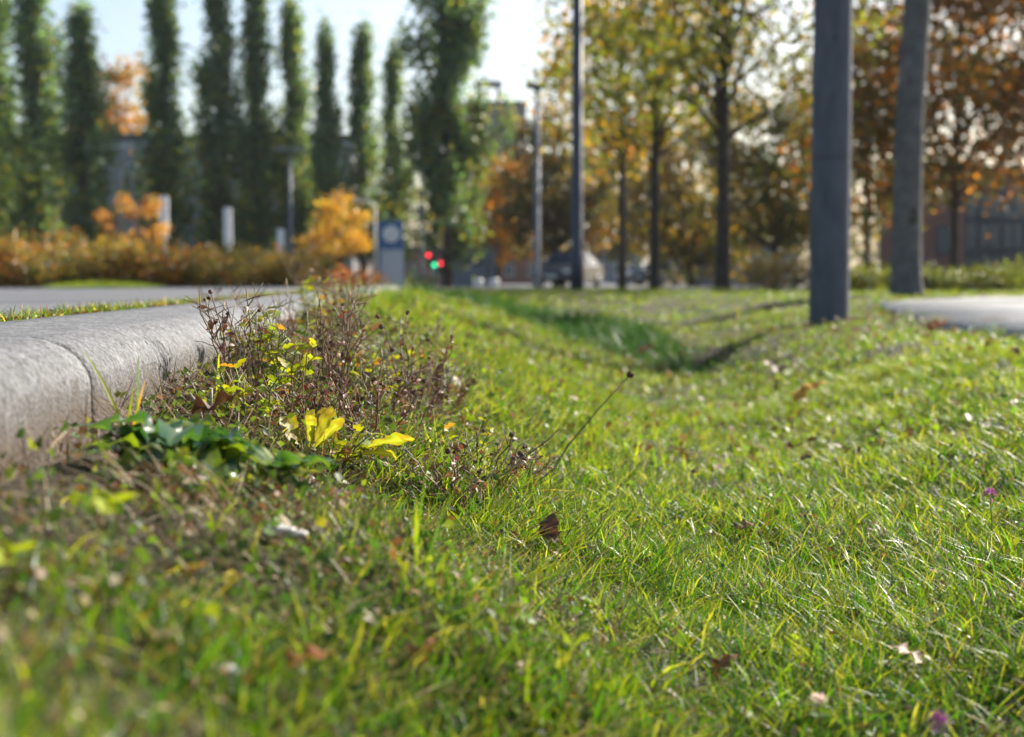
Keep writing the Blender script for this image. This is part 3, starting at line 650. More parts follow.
def sample(y0, y1, dens, margin=.30, half=.43):
    A = half * (y1 ** 2 - y0 ** 2) + 2 * margin * (y1 - y0); n = int(A * dens)
    u = rng.random(n * 2); y = y0 + (y1 - y0) * u; keep = rng.random(n * 2) < (half * y + margin) / (half * y1 + margin); y = y[keep][:n]
    x = (rng.random(len(y)) * 2 - 1) * (half * y + margin)
    return x, y
GREENS = [(.030, .085, .018), (.07, .145, .018), (.14, .195, .016), (.22, .225, .02), (.42, .33, .16), (.15, .08, .04)]
def lawn(name, y0, y1, dens, segs, hm, wm, tuft=True, part=0):
    x, y = sample(y0, y1, dens)
    n = len(x); ang = rng.random(n) * 2 * np.pi; lean = np.abs(rng.normal(.45, .33, n)); curl = rng.uniform(.1, .9, n)
    hmul = .45 + 1.5 * vnoise(x, y, 2.4, 7) * vnoise(x, y, 7, 8) * 2
    if tuft:
        k = max(3, n // 26); cx, cy = sample(y0, y1, dens / 26.0); k = len(cx); sel = rng.random(n) < .62
        ci = rng.integers(0, k, n); sg = .009 + .006 * rng.random(k)
        ox, oy = rng.normal(size=n) * sg[ci] * (1 + .12 * y), rng.normal(size=n) * sg[ci] * (1 + .12 * y)
        x = np.where(sel, cx[ci] + ox, x); y = np.where(sel, cy[ci] + oy, y)
        ang = np.where(sel, np.arctan2(oy, ox) + rng.normal(0, .5, n), ang)
        hmul = np.where(sel, hmul * (.8 + .55 * rng.random(k)[ci]), hmul)
        tone = rng.random(k)[ci]
    else: tone = rng.random(n)
    ang = ang + .0
    ok = (x > kx(y) + .012) & (y < YEND + .5) & ~near_path(x, y) & (np.hypot(x, y) > .42)
    bare = vnoise(x, y, 4.2, 11) * .6 + vnoise(x, y, 13, 12) * .4           # thin, littered patches
    kd = np.clip((x - kx(y)) / .42, 0, 1)
    ok &= rng.random(n) < np.clip((.74 - bare) * 3.4, .33, 1) * np.maximum(.14 + .86 * kd ** 1.5, sst((1.35 - y) / .5) * .9)
    x, y, ang, lean, curl, hmul, tone = [a[ok] for a in (x, y, ang, lean, curl, hmul, tone)]; n = len(x)
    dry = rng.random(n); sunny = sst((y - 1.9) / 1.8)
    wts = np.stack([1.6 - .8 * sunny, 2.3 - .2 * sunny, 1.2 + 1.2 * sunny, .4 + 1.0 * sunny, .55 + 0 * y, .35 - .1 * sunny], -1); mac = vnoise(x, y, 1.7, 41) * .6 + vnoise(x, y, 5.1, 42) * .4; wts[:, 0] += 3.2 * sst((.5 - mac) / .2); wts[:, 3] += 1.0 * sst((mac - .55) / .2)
    wts[:, 0] += (tone < .35) * 1.5; wts[:, 2:4] += ((tone > .6) * 1.2)[:, None]
    cw = np.cumsum(wts / wts.sum(1)[:, None], 1); idx = (rng.random(n)[:, None] > cw).sum(1).clip(0, 5)
    e = bank(x, y) + (vnoise(x, y, 2.2, 51) - .5) * .22; shade_band = sst((e + .45) / .3) * sst((1.05 - e) / .35) * sst((y - 7.6) / 1.6) * sst((1.6 - x) / .4); c = jit(np.array(GREENS)[idx], n, .25); lm = rng.random(n) < shade_band * .97; c[lm] = jit((.018, .055, .013), lm.sum(), .3)  # band of taller grass; the bank's shade is put into its dark colour
    tip = c.copy(); br = (rng.random(n) < .22) & ~lm; tip[br] = jit((.42, .34, .14), br.sum(), .25)
    lean = np.where(idx >= 4, lean + .55, lean)
    h = np.minimum(rng.uniform(.024, .062, n) * hmul, .075) * hm; h = h * (.45 + .55 * sst(((x - kx(y)) - .12) / .35) + .55 * sst((y - 3.2) / 1.5) + .5 * sst((1.35 - y) / .5)).clip(0, 1); wd = np.clip(rng.lognormal(-6.25, .42, n), .0009, .0055) * wm; h = h * (1 + 2.0 * shade_band * sst((1.35 - x) / .3)); h = h * (1 - .45 * sst((2.2 - np.hypot(x - 2.0, y - 10.0)) / .8) * (1 - shade_band * sst((1.35 - x) / .3))); nk = sst((.16 - (x - kx(y))) / .1) * sst((2.1 - y) / .3); h = h * (1 - .6 * nk); h = h * (1 - .5 * sst((x - 2.2) / .8) * sst((16 - y) / 4)); h = h * (1 + 1.3 * sst((y - 3.5) / 2) * sst((.5 - (x - kx(y))) / .4))
    P = np.stack([x, y, gz(x, y) - .003], -1)
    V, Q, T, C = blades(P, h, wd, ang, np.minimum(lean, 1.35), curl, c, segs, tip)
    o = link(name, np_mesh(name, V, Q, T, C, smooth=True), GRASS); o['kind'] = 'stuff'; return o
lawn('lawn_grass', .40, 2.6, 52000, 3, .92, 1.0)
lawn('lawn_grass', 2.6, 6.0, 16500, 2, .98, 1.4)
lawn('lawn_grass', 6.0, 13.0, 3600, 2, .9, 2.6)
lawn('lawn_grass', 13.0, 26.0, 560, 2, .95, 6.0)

# narrow weedy joint between kerb and road, and the grass patch in front of the hedge
def patch(name, x, y, z, h0, h1, wm, wts, lean=.45):
    n = len(x); idx = rng.choice(6, n, p=np.array(wts) / sum(wts)); c = jit(np.array(GREENS)[idx], n, .25)
    V, Q, T, C = blades(np.stack([x, y, z], -1), rng.uniform(h0, h1, n), rng.uniform(.0014, .003, n) * wm, rng.random(n) * 6.283, np.abs(rng.normal(lean, .35, n)), rng.uniform(.1, .8, n), c, 3)
    o = link(name, np_mesh(name, V, Q, T, C, smooth=True), GRASS); o['kind'] = 'stuff'; return o
y = rng.uniform(1.3, 17, 60000) ** 1.0; dn = vnoise(y * 0, y, 3.2, 21); k_ = rng.random(len(y)) < np.clip((dn - .22) * 2.4, .06, 1) * np.clip(4.5 / y, .2, 1); y = y[k_]
off = np.abs(rng.normal(0, .055, len(y))); x = kx(y) - KW - .004 - off
patch('joint_grass', x, y, np.full(len(y), zr - .002), .012, .055, 1.3, [2, 2.4, 1.6, .7, 1.8, 2.4], .6)
a_ = rng.random(9000) * 6.283; r_ = np.sqrt(rng.random(9000)); x = -5.45 + r_ * np.cos(a_) * .75; y = 19.0 + r_ * np.sin(a_) * .5
patch('roadside_grass', x, y, CZ - .15 + .05 * (1 - r_ ** 2), .05, .13, 4, [1, 2, 3, 2, .5, .3])
# far kerb and planting bed under the hedge
strip('planting_bed', [((-60, 19.66, CZ - .165), (-60, 25.6, CZ - .16)), ((-1.6, 19.66, CZ - .165), (-2.0, 25.6, CZ - .16))], SOIL)
fk = link('far_kerb', None); fk['kind'] = 'structure'
fm = None
for k in range(24):
    if fm is None:
        mb = MB(); mb.box(0, 1.99, 0, .14, -.15, .0, .012); o = mb.build('kerb_stone', PAVE, fk); fm = o.data
    else: o = link('kerb_stone', fm, None, fk)
    o.location = (-3.4 - 2 * k, 19.5, CZ - .125)

# leaf litter, clover and straw between the blades
def ground_leaves(name, y0, y1, dens, s0, s1, pal, wts, flat, mat, lift, kerb_bias=0.0, asp=.65, patchy=0.0, half=.43):
    x, y = sample(y0, y1, dens, half=half); ok = (x > kx(y) + .01) & ~near_path(x, y) & (np.hypot(x, y) > .45) & (y < YEND)
    kd = np.clip((x - kx(y)) / .6, 0, 1); pr = 1 - kerb_bias * kd
    if patchy: pr = pr * np.clip((vnoise(x, y, 3.3, 31) * .6 + vnoise(x, y, 10, 32) * .4 - patchy) * 5, .05, 1)
    pr = pr * (1 - .85 * sst((.14 - (x - kx(y))) / .08) * sst((2.1 - y) / .3))
    ok &= rng.random(len(x)) < pr; x, y = x[ok], y[ok]; n = len(x)
    C = np.stack([x, y, gz(x, y) + rng.uniform(*lift, n)], -1)
    V, T, cc = leaves_arr(C, rng.uniform(s0, s1, n), pick(pal, wts, n, .3), flat, asp)
    o = link(name, np_mesh(name, V, tris=T, col=cc), mat); o['kind'] = 'stuff'; return o
LB = [(.16, .085, .04), (.26, .15, .07), (.09, .05, .03), (.27, .20, .11), (.32, .17, .05)]
ground_leaves('leaf_litter', .45, 3.2, 4400, .005, .016, LB, [3, 3, 2, 2.4, 1], .3, DRY, (.004, .034), .82)
ground_leaves('leaf_litter', 3.2, 13, 260, .012, .045, LB, [3, 3, 2, 1.5, 1], .5, DRY, (.01, .045), .5)
CL = [(.06, .13, .03), (.10, .18, .03), (.16, .22, .03), (.05, .10, .05)]
ground_leaves('clover_cover', .45, 3.2, 2600, .006, .013, CL, [2, 3, 1.6, .6], .45, BROAD, (.006, .034), 0, .9, .46)
ground_leaves('clover_cover', 3.2, 12, 300, .010, .024, CL, [1, 3, 3, .6], .25, BROAD, (.02, .07), 0, .9, .42)
ground_leaves('clover_cover', .9, 4.5, 4200, .006, .016, [(.06, .11, .03), (.10, .15, .03), (.18, .20, .03), (.04, .075, .035)], [2, 2, .8, 1.5], .3, BROAD, (.006, .05), .95, .8)
y = rng.uniform(1.3, 9, 5200); y = y[rng.random(len(y)) < np.clip(3.5 / y, 0, 1)]; n = len(y); x = kx(y) - KW - .004 - np.abs(rng.normal(0, .06, n))
V, T, cc = leaves_arr(np.stack([x, y, zr + rng.uniform(.001, .022, n)], -1), rng.uniform(.006, .022, n), pick(LB, [3, 2, 4, 1, 1], n, .3), .4)
o = link('joint_litter', np_mesh('joint_litter', V, tris=T, col=cc), DRY); o['kind'] = 'stuff'
# dead straw lying over the soil by the kerb
def straw(y0, y1, dens, width):
    n = int((y1 - y0) * width * dens); y = rng.uniform(y0, y1, n); x = kx(y) + .012 + width * rng.random(n) ** 1.5
    kp = ~((x - kx(y) < .13) & (y < 2.0) & (rng.random(n) < .75)); x, y = x[kp], y[kp]; n = len(x)
    z = gz(x, y) + rng.uniform(0, .035, n) * (1 - (x - kx(y)) / width)
    c = pick([(.30, .22, .12), (.16, .10, .055), (.10, .06, .04), (.42, .33, .2), (.17, .15, .05)], [3, 3, 2, 1.4, 1.5], n, .3)
    V, Q, T, C = blades(np.stack([x, y, z], -1), rng.uniform(.02, .075, n), rng.uniform(.0009, .0022, n), rng.random(n) * 6.283, rng.uniform(.5, 1.5, n), rng.uniform(0, .6, n), c, 3)
    o = link('dry_straw', np_mesh('dry_straw', V, Q, T, C, smooth=True), DRY); o['kind'] = 'stuff'
straw(1.0, 4.6, 8500, .62); straw(4.6, 9, 2500, .5)

# ------------------------------------------------------------------ single plants
TWIG = rough_mat('twig', (.11, .062, .036), (.30, .185, .11), 60, .8, .3, 300, .3, dist=.001)
PALETWIG = rough_mat('pale_twig', (.24, .19, .14), (.42, .36, .29), 60, .7, .3, 300, .4, dist=.001)
GSTEM = plain('green_stem', (.12, .17, .03), .5)
SEED = rough_mat('seed_head', (.06, .032, .025), (.2, .11, .075), 90, .9, .5, 400, dist=.001)
def frame(p, az, el, roll=0):
    return Matrix.Translation(p) @ Matrix.Rotation(az, 4, 'Z') @ Matrix.Rotation(-el, 4, 'Y') @ Matrix.Rotation(roll, 4, 'X')
def leaf_mesh(L, W_, col, rib=None, fold=.25, curve=.4, wave=.06, shape='ovate', nu=12, nv=5, twist=0.0, blot=None):
    V, C, Q = [], [], []; ph = random.uniform(0, 6)
    for i in range(nu + 1):
        t = i / nu
        if shape == 'ovate': w_ = math.sin(math.pi * min(1, t ** .75)) ** .8 * (1 - .15 * t)
        elif shape == 'spoon': w_ = .16 + .84 * sst(np.array((t - .25) / .5)) * math.sqrt(max(0, 1 - ((t - .72) / .29) ** 2)) if t > .43 else .16 + .84 * float(sst(np.array((t - .25) / .5)))
        elif shape == 'club': w_ = (.14 + .86 * t ** 1.1) * math.sqrt(max(0, 1 - max(0, (t - .62) / .38) ** 2.4)) * (1 + .10 * math.sin(t * 23 + ph))
        elif shape == 'lobed': w_ = (math.sin(math.pi * t ** .8) ** .7) * (.68 + .32 * math.cos(t * 6.283 * 2.5 + 2.6))
        else: w_ = (1 - t) ** .6 * (.7 + .3 * min(1, t * 5))
        w_ = max(.02, float(w_)) * W_ * .5; a = curve * t
        cx, cz_ = L * (math.sin(a) / curve if abs(curve) > .01 else t), -L * ((1 - math.cos(a)) / curve if abs(curve) > .01 else 0)
        for j in range(nv):
            u = j / (nv - 1) * 2 - 1; tw = twist * t
            yy = u * w_ * math.cos(tw); zz = abs(u) * w_ * fold + math.sin(t * 17 + ph + u * 2) * wave * w_ * abs(u) + u * w_ * math.sin(tw)
            V.append((cx, yy, cz_ + zz))
            c = np.array(col) * (1 + random.uniform(-.12, .12))
            if rib is not None and abs(u) < .2: c = np.array(rib)
            if blot is not None and (t > .75 or abs(u) > .9) and random.random() < .6: c = np.array(blot)
            C.append(c)
    for i in range(nu):
        for j in range(nv - 1): Q.append((i * nv + j, i * nv + j + 1, (i + 1) * nv + j + 1, (i + 1) * nv + j))
    return np_mesh('leaf', V, quads=Q, col=np.clip(np.array(C), 0, 1), smooth=True)
def add_leaf(parent, p, az, el, L, W_, col, mat=BROAD, name='leaf', roll=0, **kw):
    o = link(name, leaf_mesh(L, W_, col, **kw), mat, parent); o.matrix_local = frame(p, az, el, roll); return o

def dry_weed(label, base, nst, h, spread, seeds=True, lean=(0, 0), leafy=0, mats=(TWIG, PALETWIG), seed=1):
    random.seed(seed); t = thing('dry_weed' if leafy == 0 else 'leafy_weed', label, 'weed', base)
    for k in range(nst):
        a = random.uniform(0, 6.283); hh = h * random.uniform(.55, 1.1); sp = spread * random.uniform(.2, 1)
        tip = Vector((math.cos(a) * sp + lean[0] * hh, math.sin(a) * sp + lean[1] * hh, hh)); b0 = Vector((math.cos(a) * .015, math.sin(a) * .015, -.01))
        mb = MB(); limb_tube(mb, b0, tip, .0015, .0008, 5, .06, 5); tips = [tip]
        for q in range(random.randint(3, 7)):
            f = random.uniform(.35, .92); p0 = b0.lerp(tip, f); d = Vector((random.uniform(-1, 1), random.uniform(-1, 1), random.uniform(.1, 1))).normalized()
            p1 = p0 + d * hh * random.uniform(.12, .34); limb_tube(mb, p0, p1, .0009, .0005, 4, .08, 3); tips.append(p1)
        st = mb.build('stem', (mats[0] if leafy == 0 else GSTEM) if random.random() < .8 else mats[1], t)
        if seeds:
            for p in tips:
                if random.random() < .86: continue
                mb = MB(); r = random.uniform(.0022, .0042); bmesh.ops.create_icosphere(mb.bm, subdivisions=2, radius=r)
                for v in mb.bm.verts: v.co *= random.uniform(.6, 1.35)
                mb.xf(Matrix.Translation(p)); mb.build('seed_head', SEED, st)
        for q in range(4 if leafy == 0 else 0):
            f = random.uniform(.1, .95); add_leaf(t, b0.lerp(tip, f), random.uniform(0, 6.283), random.uniform(-.8, .8), random.uniform(.009, .02), random.uniform(.005, .011), random.choice(((.26, .12, .06), (.16, .085, .05), (.32, .18, .09), (.22, .08, .05))), mat=DRY, shape='ovate', nu=5, nv=3, roll=random.uniform(-1, 1), fold=.5, curve=random.uniform(.3, 1.6))
        for q in range(leafy):
            f = random.uniform(.25, 1.0); p0 = b0.lerp(tip, f); g = random.random()
            col = (.17 + .16 * g, .24 + .06 * g, .02)
            if random.random() < .15: col = (.35, .17, .04)
            add_leaf(t, p0, random.uniform(0, 6.283), random.uniform(-.2, .8), random.uniform(.014, .030), random.uniform(.010, .021), col, shape='lobed', nu=7, nv=3, roll=random.uniform(-1, 1), fold=.2, curve=random.uniform(.2, .9))
    return t
def kb(y, d):                                             # a point d metres right of the kerb face
    return G(float(kx(y)) + d, y)
dry_weed('tangle of thin brown stems close to the kerb, left of the yellow leaves', kb(2.15, .10), 15, 0.157, .08, seed=3)
dry_weed('dead brown weed right behind the yellow leaves', kb(2.35, .22), 17, 0.168, .09, seed=4)
dry_weed('dead weed with dark seed heads, tallest right of the yellow leaves', kb(2.45, .36), 15, 0.190, .08, seed=5)
dry_weed('low tangle of dry stems right of the yellow leaves', kb(2.05, .30), 15, 0.101, .10, seed=6)
dry_weed('dry weed leaning over the kerb behind the yellow-leaved weeds', kb(2.9, .08), 13, 0.179, .09, lean=(-.35, 0), seed=7)
dry_weed('brown seed-headed weed far along the kerb', kb(3.5, .16), 15, 0.168, .12, seed=8)
dry_weed('dry weed at the top of the bank where the kerb disappears', kb(4.4, .12), 15, 0.179, .14, seed=9)
dry_weed('sparse dry stems on the bank above the lawn centre', kb(3.0, .42), 11, 0.134, .09, seed=10)
dry_weed('thin dead weed in the road joint rising above the kerb', Vector((float(kx(7.6)) - .29, 7.6, zr)), 5, .19, .12, seed=11)
dry_weed('small dead weed in the road joint nearer the camera', Vector((float(kx(4.3)) - .275, 4.3, zr)), 4, .07, .06, seed=12)
dry_weed('small-leaved yellow-green weed against the kerb face', kb(2.45, .07), 11, 0.134, .06, False, leafy=9, seed=13)
dry_weed('bushy yellow-green weed above the curled dead leaf', kb(2.2, .16), 11, 0.134, .06, False, leafy=9, seed=14)
dry_weed('yellow-green weed among the dry stems behind the yellow leaves', kb(2.7, .26), 10, 0.123, .06, False, leafy=9, seed=15)
dry_weed('leafy weed crowding the far kerb edge', kb(3.7, .07), 13, 0.157, .09, False, leafy=9, seed=16)
dry_weed('leafy weed farther along where grass hides the kerb', kb(5.0, .10), 13, 0.157, .14, False, leafy=9, seed=17)
dry_weed('loose leafy weed on the bank right of the dry stems', kb(3.2, .36), 10, 0.101, .08, False, leafy=6, seed=18)

dry_weed('low straw-coloured tangle in front of the yellow leaves', kb(1.95, .42), 16, .07, .11, seed=31, mats=(PALETWIG, TWIG))
dry_weed('matted brown stems between the dead weed and the seed stalk', kb(2.25, .52), 18, .06, .11, seed=32, mats=(PALETWIG, TWIG))
dry_weed('dense brown stems hugging the kerb under the leaning weed', kb(2.65, .14), 14, .13, .08, seed=33)
dry_weed('pale dry stems on the bank behind the tallest dead weed', kb(2.8, .36), 13, .12, .10, seed=34, mats=(PALETWIG, TWIG))
dry_weed('yellowing leafy weed right of the tallest dead weed', kb(2.7, .46), 7, .08, .07, False, leafy=8, seed=35)
dry_weed('leafy weed creeping out under the yellow leaves', kb(1.9, .25), 7, .05, .08, False, leafy=8, seed=36)

dry_weed('thin brown stems reaching out over the grass left of the seed stalk', kb(2.1, .46), 15, .09, .13, seed=41)
dry_weed('brown tangle in front of the tallest dead weed', kb(2.3, .30), 16, .11, .12, seed=42)
dry_weed('red-brown stems behind the mushroom', kb(2.0, .20), 14, .09, .10, seed=43)
dry_weed('scraggly weed on the bank between the kerb end and the dip', kb(3.9, .40), 12, .10, .14, seed=44)
dry_weed('small yellow-green seedlings behind the dark rosettes', kb(1.95, .13), 7, .07, .07, False, leafy=8, seed=45)
dry_weed('yellow-green leafy weed in the middle of the dry tangle', kb(2.5, .30), 8, .11, .08, False, leafy=9, seed=46)
dry_weed('yellow-green leafy weed low beside the matted stems', kb(2.3, .44), 7, .06, .08, False, leafy=8, seed=47)

# dark docks by the kerb
random.seed(5)
b = hit(178, 488) + Vector((0, 0, .02)); t = thing('dock_plant', 'dark blue-green broad-leaved rosette beside the kerb', 'plant', b)
for k in range(38):
    a = k * 2.4 + random.uniform(-.3, .3); L = random.uniform(.04, .10); g = random.random()
    col = (.03 + .03 * g, .085 + .05 * g, .04 + .015 * g) if random.random() < .75 else (.16, .22, .02)
    add_leaf(t, (math.cos(a) * .035 * random.random(), math.sin(a) * .03 * random.random(), .005 + .02 * random.random()), a, random.uniform(.05, .75), L, L * random.uniform(.42, .6), col, mat=DOCK, rib=(.14, .2, .07), curve=random.uniform(.5, 1.2), fold=.28, wave=.45, roll=random.uniform(-.4, .4))
b = hit(245, 508) + Vector((0, 0, .018)); t = thing('dock_plant', 'smaller dark-leaved rosette right of the larger one', 'plant', b)
for k in range(26):
    a = k * 2.4 + random.uniform(-.3, .3); L = random.uniform(.035, .08); g = random.random()
    col = (.04 + .03 * g, .10 + .06 * g, .04) if random.random() < .65 else (.24, .25, .02)
    add_leaf(t, (math.cos(a) * .035 * random.random(), math.sin(a) * .03 * random.random(), .005 + .015 * random.random()), a, random.uniform(.05, .8), L, L * random.uniform(.4, .6), col, mat=DOCK, rib=(.14, .2, .07), curve=random.uniform(.5, 1.2), fold=.28, wave=.45, roll=random.uniform(-.4, .4))
# yellow leaves
b = hit(345, 470) + Vector((0, 0, .018)); t = thing('yellow_leaved_plant', 'plant with large glowing yellow leaves below the dry stems', 'plant', b)
YL = (.36, .35, .03)
for a, el, L, W_, off in ((.10, .42, .088, .034, (.01, 0, .005)), (2.6, .95, .070, .03, (-.006, .01, .005)), (1.9, 1.2, .068, .030, (-.03, .01, .005)), (.6, 1.15, .058, .024, (.004, .0, .005)), (-.25, .25, .060, .024, (.022, -.01, .004)), (3.3, .6, .06, .026, (-.03, 0, .004)), (1.2, .9, .06, .028, (-.05, .01, .01)), (2.9, .5, .05, .022, (-.06, 0, .0)), (.3, .8, .05, .022, (.03, .02, .0))):
    add_leaf(t, off, a, el, L, W_, YL if random.random() < .6 else (.26, .30, .03), rib=(.42, .40, .10), blot=(.30, .20, .04), shape='club', curve=random.uniform(.2, .8), fold=.16, wave=.22, roll=random.uniform(-1.1, -.3), nu=16)
b = hit(308, 462) + Vector((0, 0, .02)); t = thing('yellow_leaved_plant', 'smaller plant with upright yellow-green leaves left of the large yellow leaf', 'plant', b)
for k in range(8):
    a = k * .85; add_leaf(t, (math.cos(a) * .01, math.sin(a) * .01, .0), a, random.uniform(.6, 1.3), random.uniform(.04, .065), random.uniform(.018, .028), (.25 + .1 * random.random(), .28, .03), rib=(.36, .36, .1), shape='club', curve=random.uniform(.2, .8), fold=.16, wave=.22, roll=random.uniform(-1.1, .3), nu=14, blot=(.28, .2, .04))
# near yellow-green leaves, out of focus
for i, (px, py, dd, lab) in enumerate(((108, 505, .93, 'blurred bright yellow-green leaf pair in front of the dark rosette'), (8, 596, .90, 'blurred yellow-green leaves at the left edge'))):
    p = at(px, py, dd); g_ = G(p.x, p.y); t = thing('young_plant', lab, 'plant', g_); h_ = max(.02, p.z - g_.z)
    mb = MB(); mb.tube([(0, 0, -.01), (.002, 0, h_ * .6), (0, 0, h_)], [.0012, .001, .0008], 6); mb.build('stem', GSTEM, t)
    for a, el, L in ((.5, .5, .021), (2.5, .7, .018), (-1.4, .1, .020), (4.2, .3, .016)):
        add_leaf(t, (0, 0, h_), a, el, L, L * .8, (.36, .42, .02), curve=.5, fold=.15, roll=-.5)
# standing blades and tufts
def tuft(label, base, specs, name='grass_tuft'):
    t = thing(name, label, 'grass', base)
    for ox, oy, az, el, L, W_, col, cu in specs:
        add_leaf(t, (ox, oy, -.004), az, el, L, W_, col, name='blade', shape='blade', curve=cu, fold=.25, wave=.03, nu=10, nv=3, roll=random.uniform(-.6, .6), mat=GRASS)
    return t
YB = (.34, .36, .03); GB = (.11, .20, .025); DB = (.06, .07, .03); OB = (.50, .24, .04)
tuft('arching yellow-green grass blades against the kerb by its joint', hit(128, 446), [(0, 0, 3.0, 1.35, .135, .006, YB, .75), (.004, 0, 2.4, 1.2, .09, .004, GB, .6), (.0, .01, .8, 1.4, .08, .0055, OB, .25), (-.004, .0, 1.3, 1.3, .075, .005, YB, .2), (.01, .0, 1.6, 1.5, .11, .003, GB, .1), (-.01, 0, 3.4, 1.0, .06, .004, GB, .9)])
tuft('upright yellow blade with dark curled blade against the kerb', hit(218, 408), [(0, 0, 1.5, 1.55, .085, .0075, YB, .1), (.012, 0, 2.8, 1.5, .10, .006, DB, 1.0), (.02, .0, .5, 1.3, .06, .005, YB, .3)])
tuft('tall green grass tuft rising in front of the dark rosette', hit(415, 575), [(0, 0, .8, 1.5, .115, .006, GB, .15), (.008, 0, .3, 1.35, .10, .005, GB, .3), (-.012, 0, 2.2, 1.4, .09, .006, GB, .25), (.0, .01, 1.6, 1.5, .075, .006, YB, .3), (-.02, 0, 2.9, 1.2, .085, .005, GB, .6), (-.03, .01, 3.0, 1.0, .08, .005, GB, .9), (.015, .0, .2, 1.1, .06, .004, GB, .6)])
tuft('fresh green grass tuft on the right bank below the purple clover', hit(1000, 575), [(.01 * i, .006 * (i % 3), i * 1.1, 1.2 + .03 * i, .07 + .006 * (i % 4), .006, GB if i % 2 else YB, .4) for i in range(9)])
tuft('bright grass tuft in the middle of the lawn', hit(640, 470), [(.008 * i - .04, .008 * (i % 3), i * 1.7, 1.15 + .03 * (i % 5), .075 + .008 * (i % 4), .0055, GB if i % 3 else YB, .45) for i in range(12)])
# long single stem with seed head
b = hit(538, 486); tip = at(630, 375, b.y + .04); t = thing('seed_stalk', 'single long leaning dry stalk with a brown seed head over the lawn', 'weed', b)
tp = tip - b; mb = MB(); mb.tube([(0, 0, -.01), tp * .3 + Vector((.004, 0, .012)), tp * .65 + Vector((.002, 0, .010)), tp], [.0016, .0015, .0013, .001], 6); st = mb.build('stem', TWIG, t)
mb = MB(); bmesh.ops.create_icosphere(mb.bm, subdivisions=3, radius=.0058)
for v in mb.bm.verts: v.co *= random.uniform(.6, 1.3)
mb.xf(Matrix.Translation(tp)); mb.build('seed_head', SEED, st)
mb = MB(); limb_tube(mb, tp * .12, tp * .12 + Vector((.002, 0, .045)), .0008, .0005, 5); mb.build('side_stem', TWIG, t)
# curled dead leaf, stick, cut stubs, mushroom
def fallen(label, p, az, el, L, W_, col, name='fallen_leaf', z=.012, mat=DRY, **kw):
    t = link(name, leaf_mesh(L, W_, col, **kw), mat); t.matrix_world = frame(Vector(p) + Vector((0, 0, z)), az, el, kw.get('twist', 0)); return tag(t, label, 'leaf')
fallen('dark curled dead leaf lying between the kerb and the yellow leaves', hit(188, 432), -.3, .15, .085, .045, (.09, .045, .028), z=.022, fold=.45, curve=-.5, wave=.6, rib=(.2, .12, .07), shape='ovate')
b = hit(256, 470); e = hit(300, 496); t = MB(); t.tube([b + Vector((-.012, 0, .022)), (b + e) / 2 + Vector((0, 0, .022)), e + Vector((0, 0, .014))], [.0045, .004, .003], 8); o = t.build('broken_twig', PALETWIG); tag(o, 'short pale broken twig right of the dark rosette', 'twig')
b = hit(205, 424); t = thing('cut_stems', 'pair of pale cut plant stubs in front of the kerb', 'stubs', b)
for dx, h_ in ((-.008, .040), (.008, .048)):
    mb = MB(); mb.tube([(dx * .3, 0, -.01), (dx, 0, h_ * .6), (dx * 1.8 - .006, 0, h_)], [.0028, .0026, .0026], 8); mb.build('stub', PALETWIG, t)
b = hit(311, 508); t = thing('mushroom', 'small grey-brown mushroom below the yellow leaves', 'mushroom', b)
mb = MB(); mb.lathe([(.005, -.01), (.0045, .012), (.004, .026)], 12); mb.build('stalk', rough_mat('mushroom_stalk', (.22, .11, .06), (.32, .18, .10), 80, .7, .2), t)
mb = MB(); mb.lathe([(.002, .024), (.0065, .023), (.0075, .027), (.006, .034), (.003, .038), (.0005, .039)], 16); mb.build('cap', rough_mat('mushroom_cap', (.12, .09, .10), (.22, .17, .18), 90, .45, .2), t)
for (px, py, az, el, L, col, lab, sh) in ((795, 420, .4, .5, .12, (.60, .30, .03), 'bright yellow-orange fallen leaf on the right bank', 'lobed'), (780, 386, 2.2, .5, .11, (.12, .06, .03), 'dark brown fallen leaf above the yellow-orange one', 'lobed'),
        (640, 362, .2, .45, .11, (.30, .10, .04), 'reddish fallen leaf near the bottom of the swale', 'ovate'), (284, 700, .4, .25, .030, (.34, .13, .04), 'blurred rust-coloured leaf near the bottom edge', 'lobed'),
        (548, 548, 1.2, 1.0, .030, (.10, .05, .035), 'dark upright dead leaf in the grass below the seed stalk', 'ovate'), (555, 552, 2.4, .7, .028, (.14, .08, .05), 'folded brown leaf touching the dark upright one', 'ovate'),
        (186, 603, .5, .5, .014, (.65, .36, .02), 'tiny orange-yellow leaf in the blurred left foreground', 'ovate'), (229, 610, 1.5, .5, .013, (.6, .48, .04), 'tiny yellow leaf right of the orange-yellow one', 'ovate'),
        (735, 205 + 330, .3, .2, .035, (.20, .11, .06), 'brown leaf in the dark hollow of the lawn', 'ovate'), (925, 682, 2.8, .5, .035, (.22, .12, .05), 'curled brown leaf at the lower right', 'lobed'), (715, 360 + 330, .4, .6, .026, (.2, .09, .03), 'small brown leaf standing in the lower right grass', 'ovate'),
        (510, 636, .8, .5, .016, (.5, .42, .05), 'small yellow leaf below the middle of the lawn', 'ovate'), (930, 345, .5, .4, .10, (.38, .14, .05), 'orange-brown leaf near the footpath', 'ovate'), (415, 690, 1.0, .6, .024, (.30, .12, .04), 'blurred brown leaf standing at the bottom centre', 'ovate')):
    fallen(lab, hit(px, py + (6 if py < 450 else 14)), az, el + .35, L * 1.3, L * .98, col, shape=sh, fold=.3, curve=.8, wave=.35, z=.03 if py > 450 else .085)
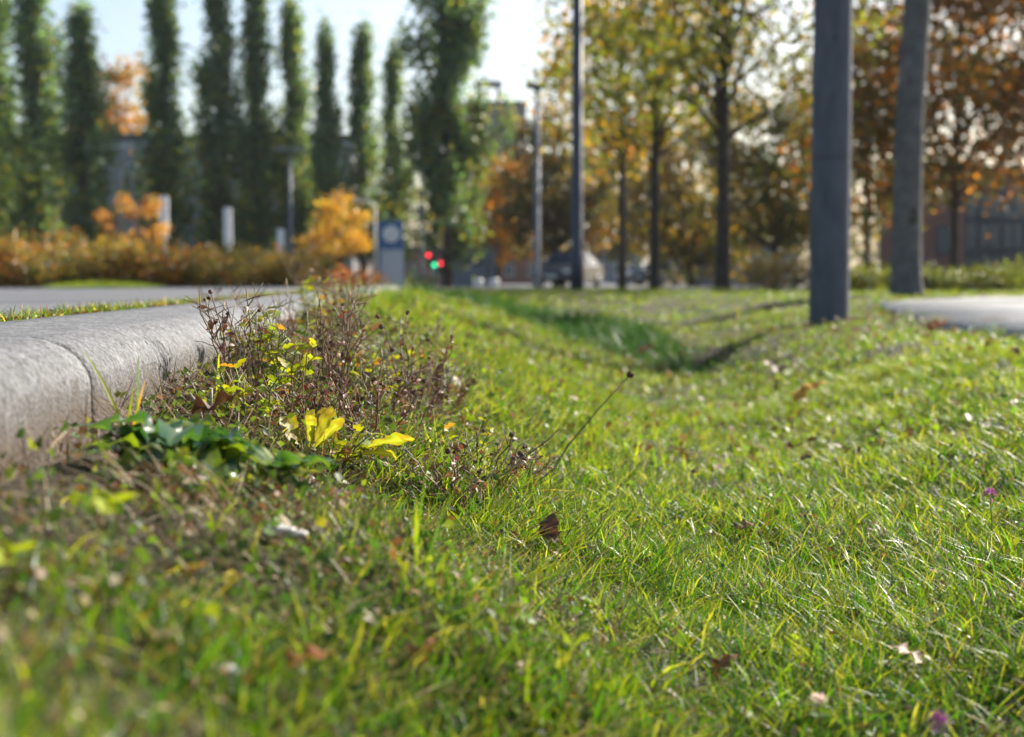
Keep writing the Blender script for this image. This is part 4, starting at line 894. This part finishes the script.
# pale pebbles by the rosette
PEB = rough_mat('pebble', (.36, .34, .32), (.6, .58, .56), 60, .6, .3, 200)
for px, py, r, lab in ((278, 545, .012, 'pale flat pebble below the smaller rosette'), (296, 548, .008, 'small pale pebble right of the flat one'), (225, 690, .010, 'blurred whitish pebble near the bottom left'), (240, 700, .007, 'blurred small pebble touching the whitish one')):
    mb = MB(); bmesh.ops.create_icosphere(mb.bm, subdivisions=2, radius=r)
    for v in mb.bm.verts: v.co *= random.uniform(.85, 1.12)
    mb.xf(Matrix.Diagonal((1.3, .9, .55, 1)))
    for f in mb.bm.faces: f.smooth = True
    o = mb.build('pebble', PEB); o.location = hit(px, py) + Vector((0, 0, .012)); tag(o, lab, 'pebble')
# clover flowers
for px, py, dd, col, lab, r in ((990, 495, None, (.50, .20, .48), 'purple clover flower on the right bank', .013), (938, 724, .93, (.34, .10, .34), 'blurred dark purple clover flower at the bottom edge', .010), (818, 703, None, (.75, .66, .62), 'pale whitish clover flower in the lower right grass', .011)):
    b = hit(px, py + 55) if dd is None else None
    if b is None: p = at(px, py, dd); b = G(p.x, p.y)
    p = at(px, py, b.y) - b; t = thing('clover_flower', lab, 'flower', b)
    mb = MB(); mb.tube([(0, 0, -.01), p * .5 + Vector((.003, 0, 0)), p], .0008, 6); mb.build('stem', GSTEM, t)
    n = 90; dr = rng.normal(size=(n, 3)); dr[:, 2] = np.abs(dr[:, 2]) - .35; dr /= np.linalg.norm(dr, axis=1)[:, None]; dr *= np.array((1, 1, 1.0))
    C_ = np.array(p) + dr * r * .6; V = []; T = []
    for i in range(n):
        sdv = np.cross(dr[i], (0.2, .3, 1)); sdv /= np.linalg.norm(sdv) + 1e-9; a0 = np.array(p) + dr[i] * r * .2; b0 = np.array(p) + dr[i] * r; m0 = np.array(p) + dr[i] * r * .75
        V += [a0, m0 + sdv * .0014, b0, m0 - sdv * .0014]; T.append((4 * i, 4 * i + 1, 4 * i + 2, 4 * i + 3))
    link('flower_head', np_mesh('flower_head', V, quads=T, col=np.repeat(jit(col, n, .3), 4, 0)), DRY, t)
    for k in range(3): add_leaf(t, p * .75, k * 2.1, .3, .012, .010, (.09, .17, .03), nu=5, nv=3)

# ------------------------------------------------------------------ thin autumn haze
mb = MB(); mb.box(-960, 960, -100, 1460, -1.4, 27); hz = mb.build('haze', None); hz['kind'] = 'stuff'
hm_ = bpy.data.materials.new('haze_air'); hm_.use_nodes = True; ht = hm_.node_tree
ht.nodes.remove(ht.nodes['Principled BSDF']); pv = ht.nodes.new('ShaderNodeVolumePrincipled')
pv.inputs['Color'].default_value = (.86, .92, 1, 1); pv.inputs['Density'].default_value = .0002; pv.inputs['Anisotropy'].default_value = .3
ht.links.new(pv.outputs[0], ht.nodes['Material Output'].inputs['Volume']); hz.data.materials.append(hm_)
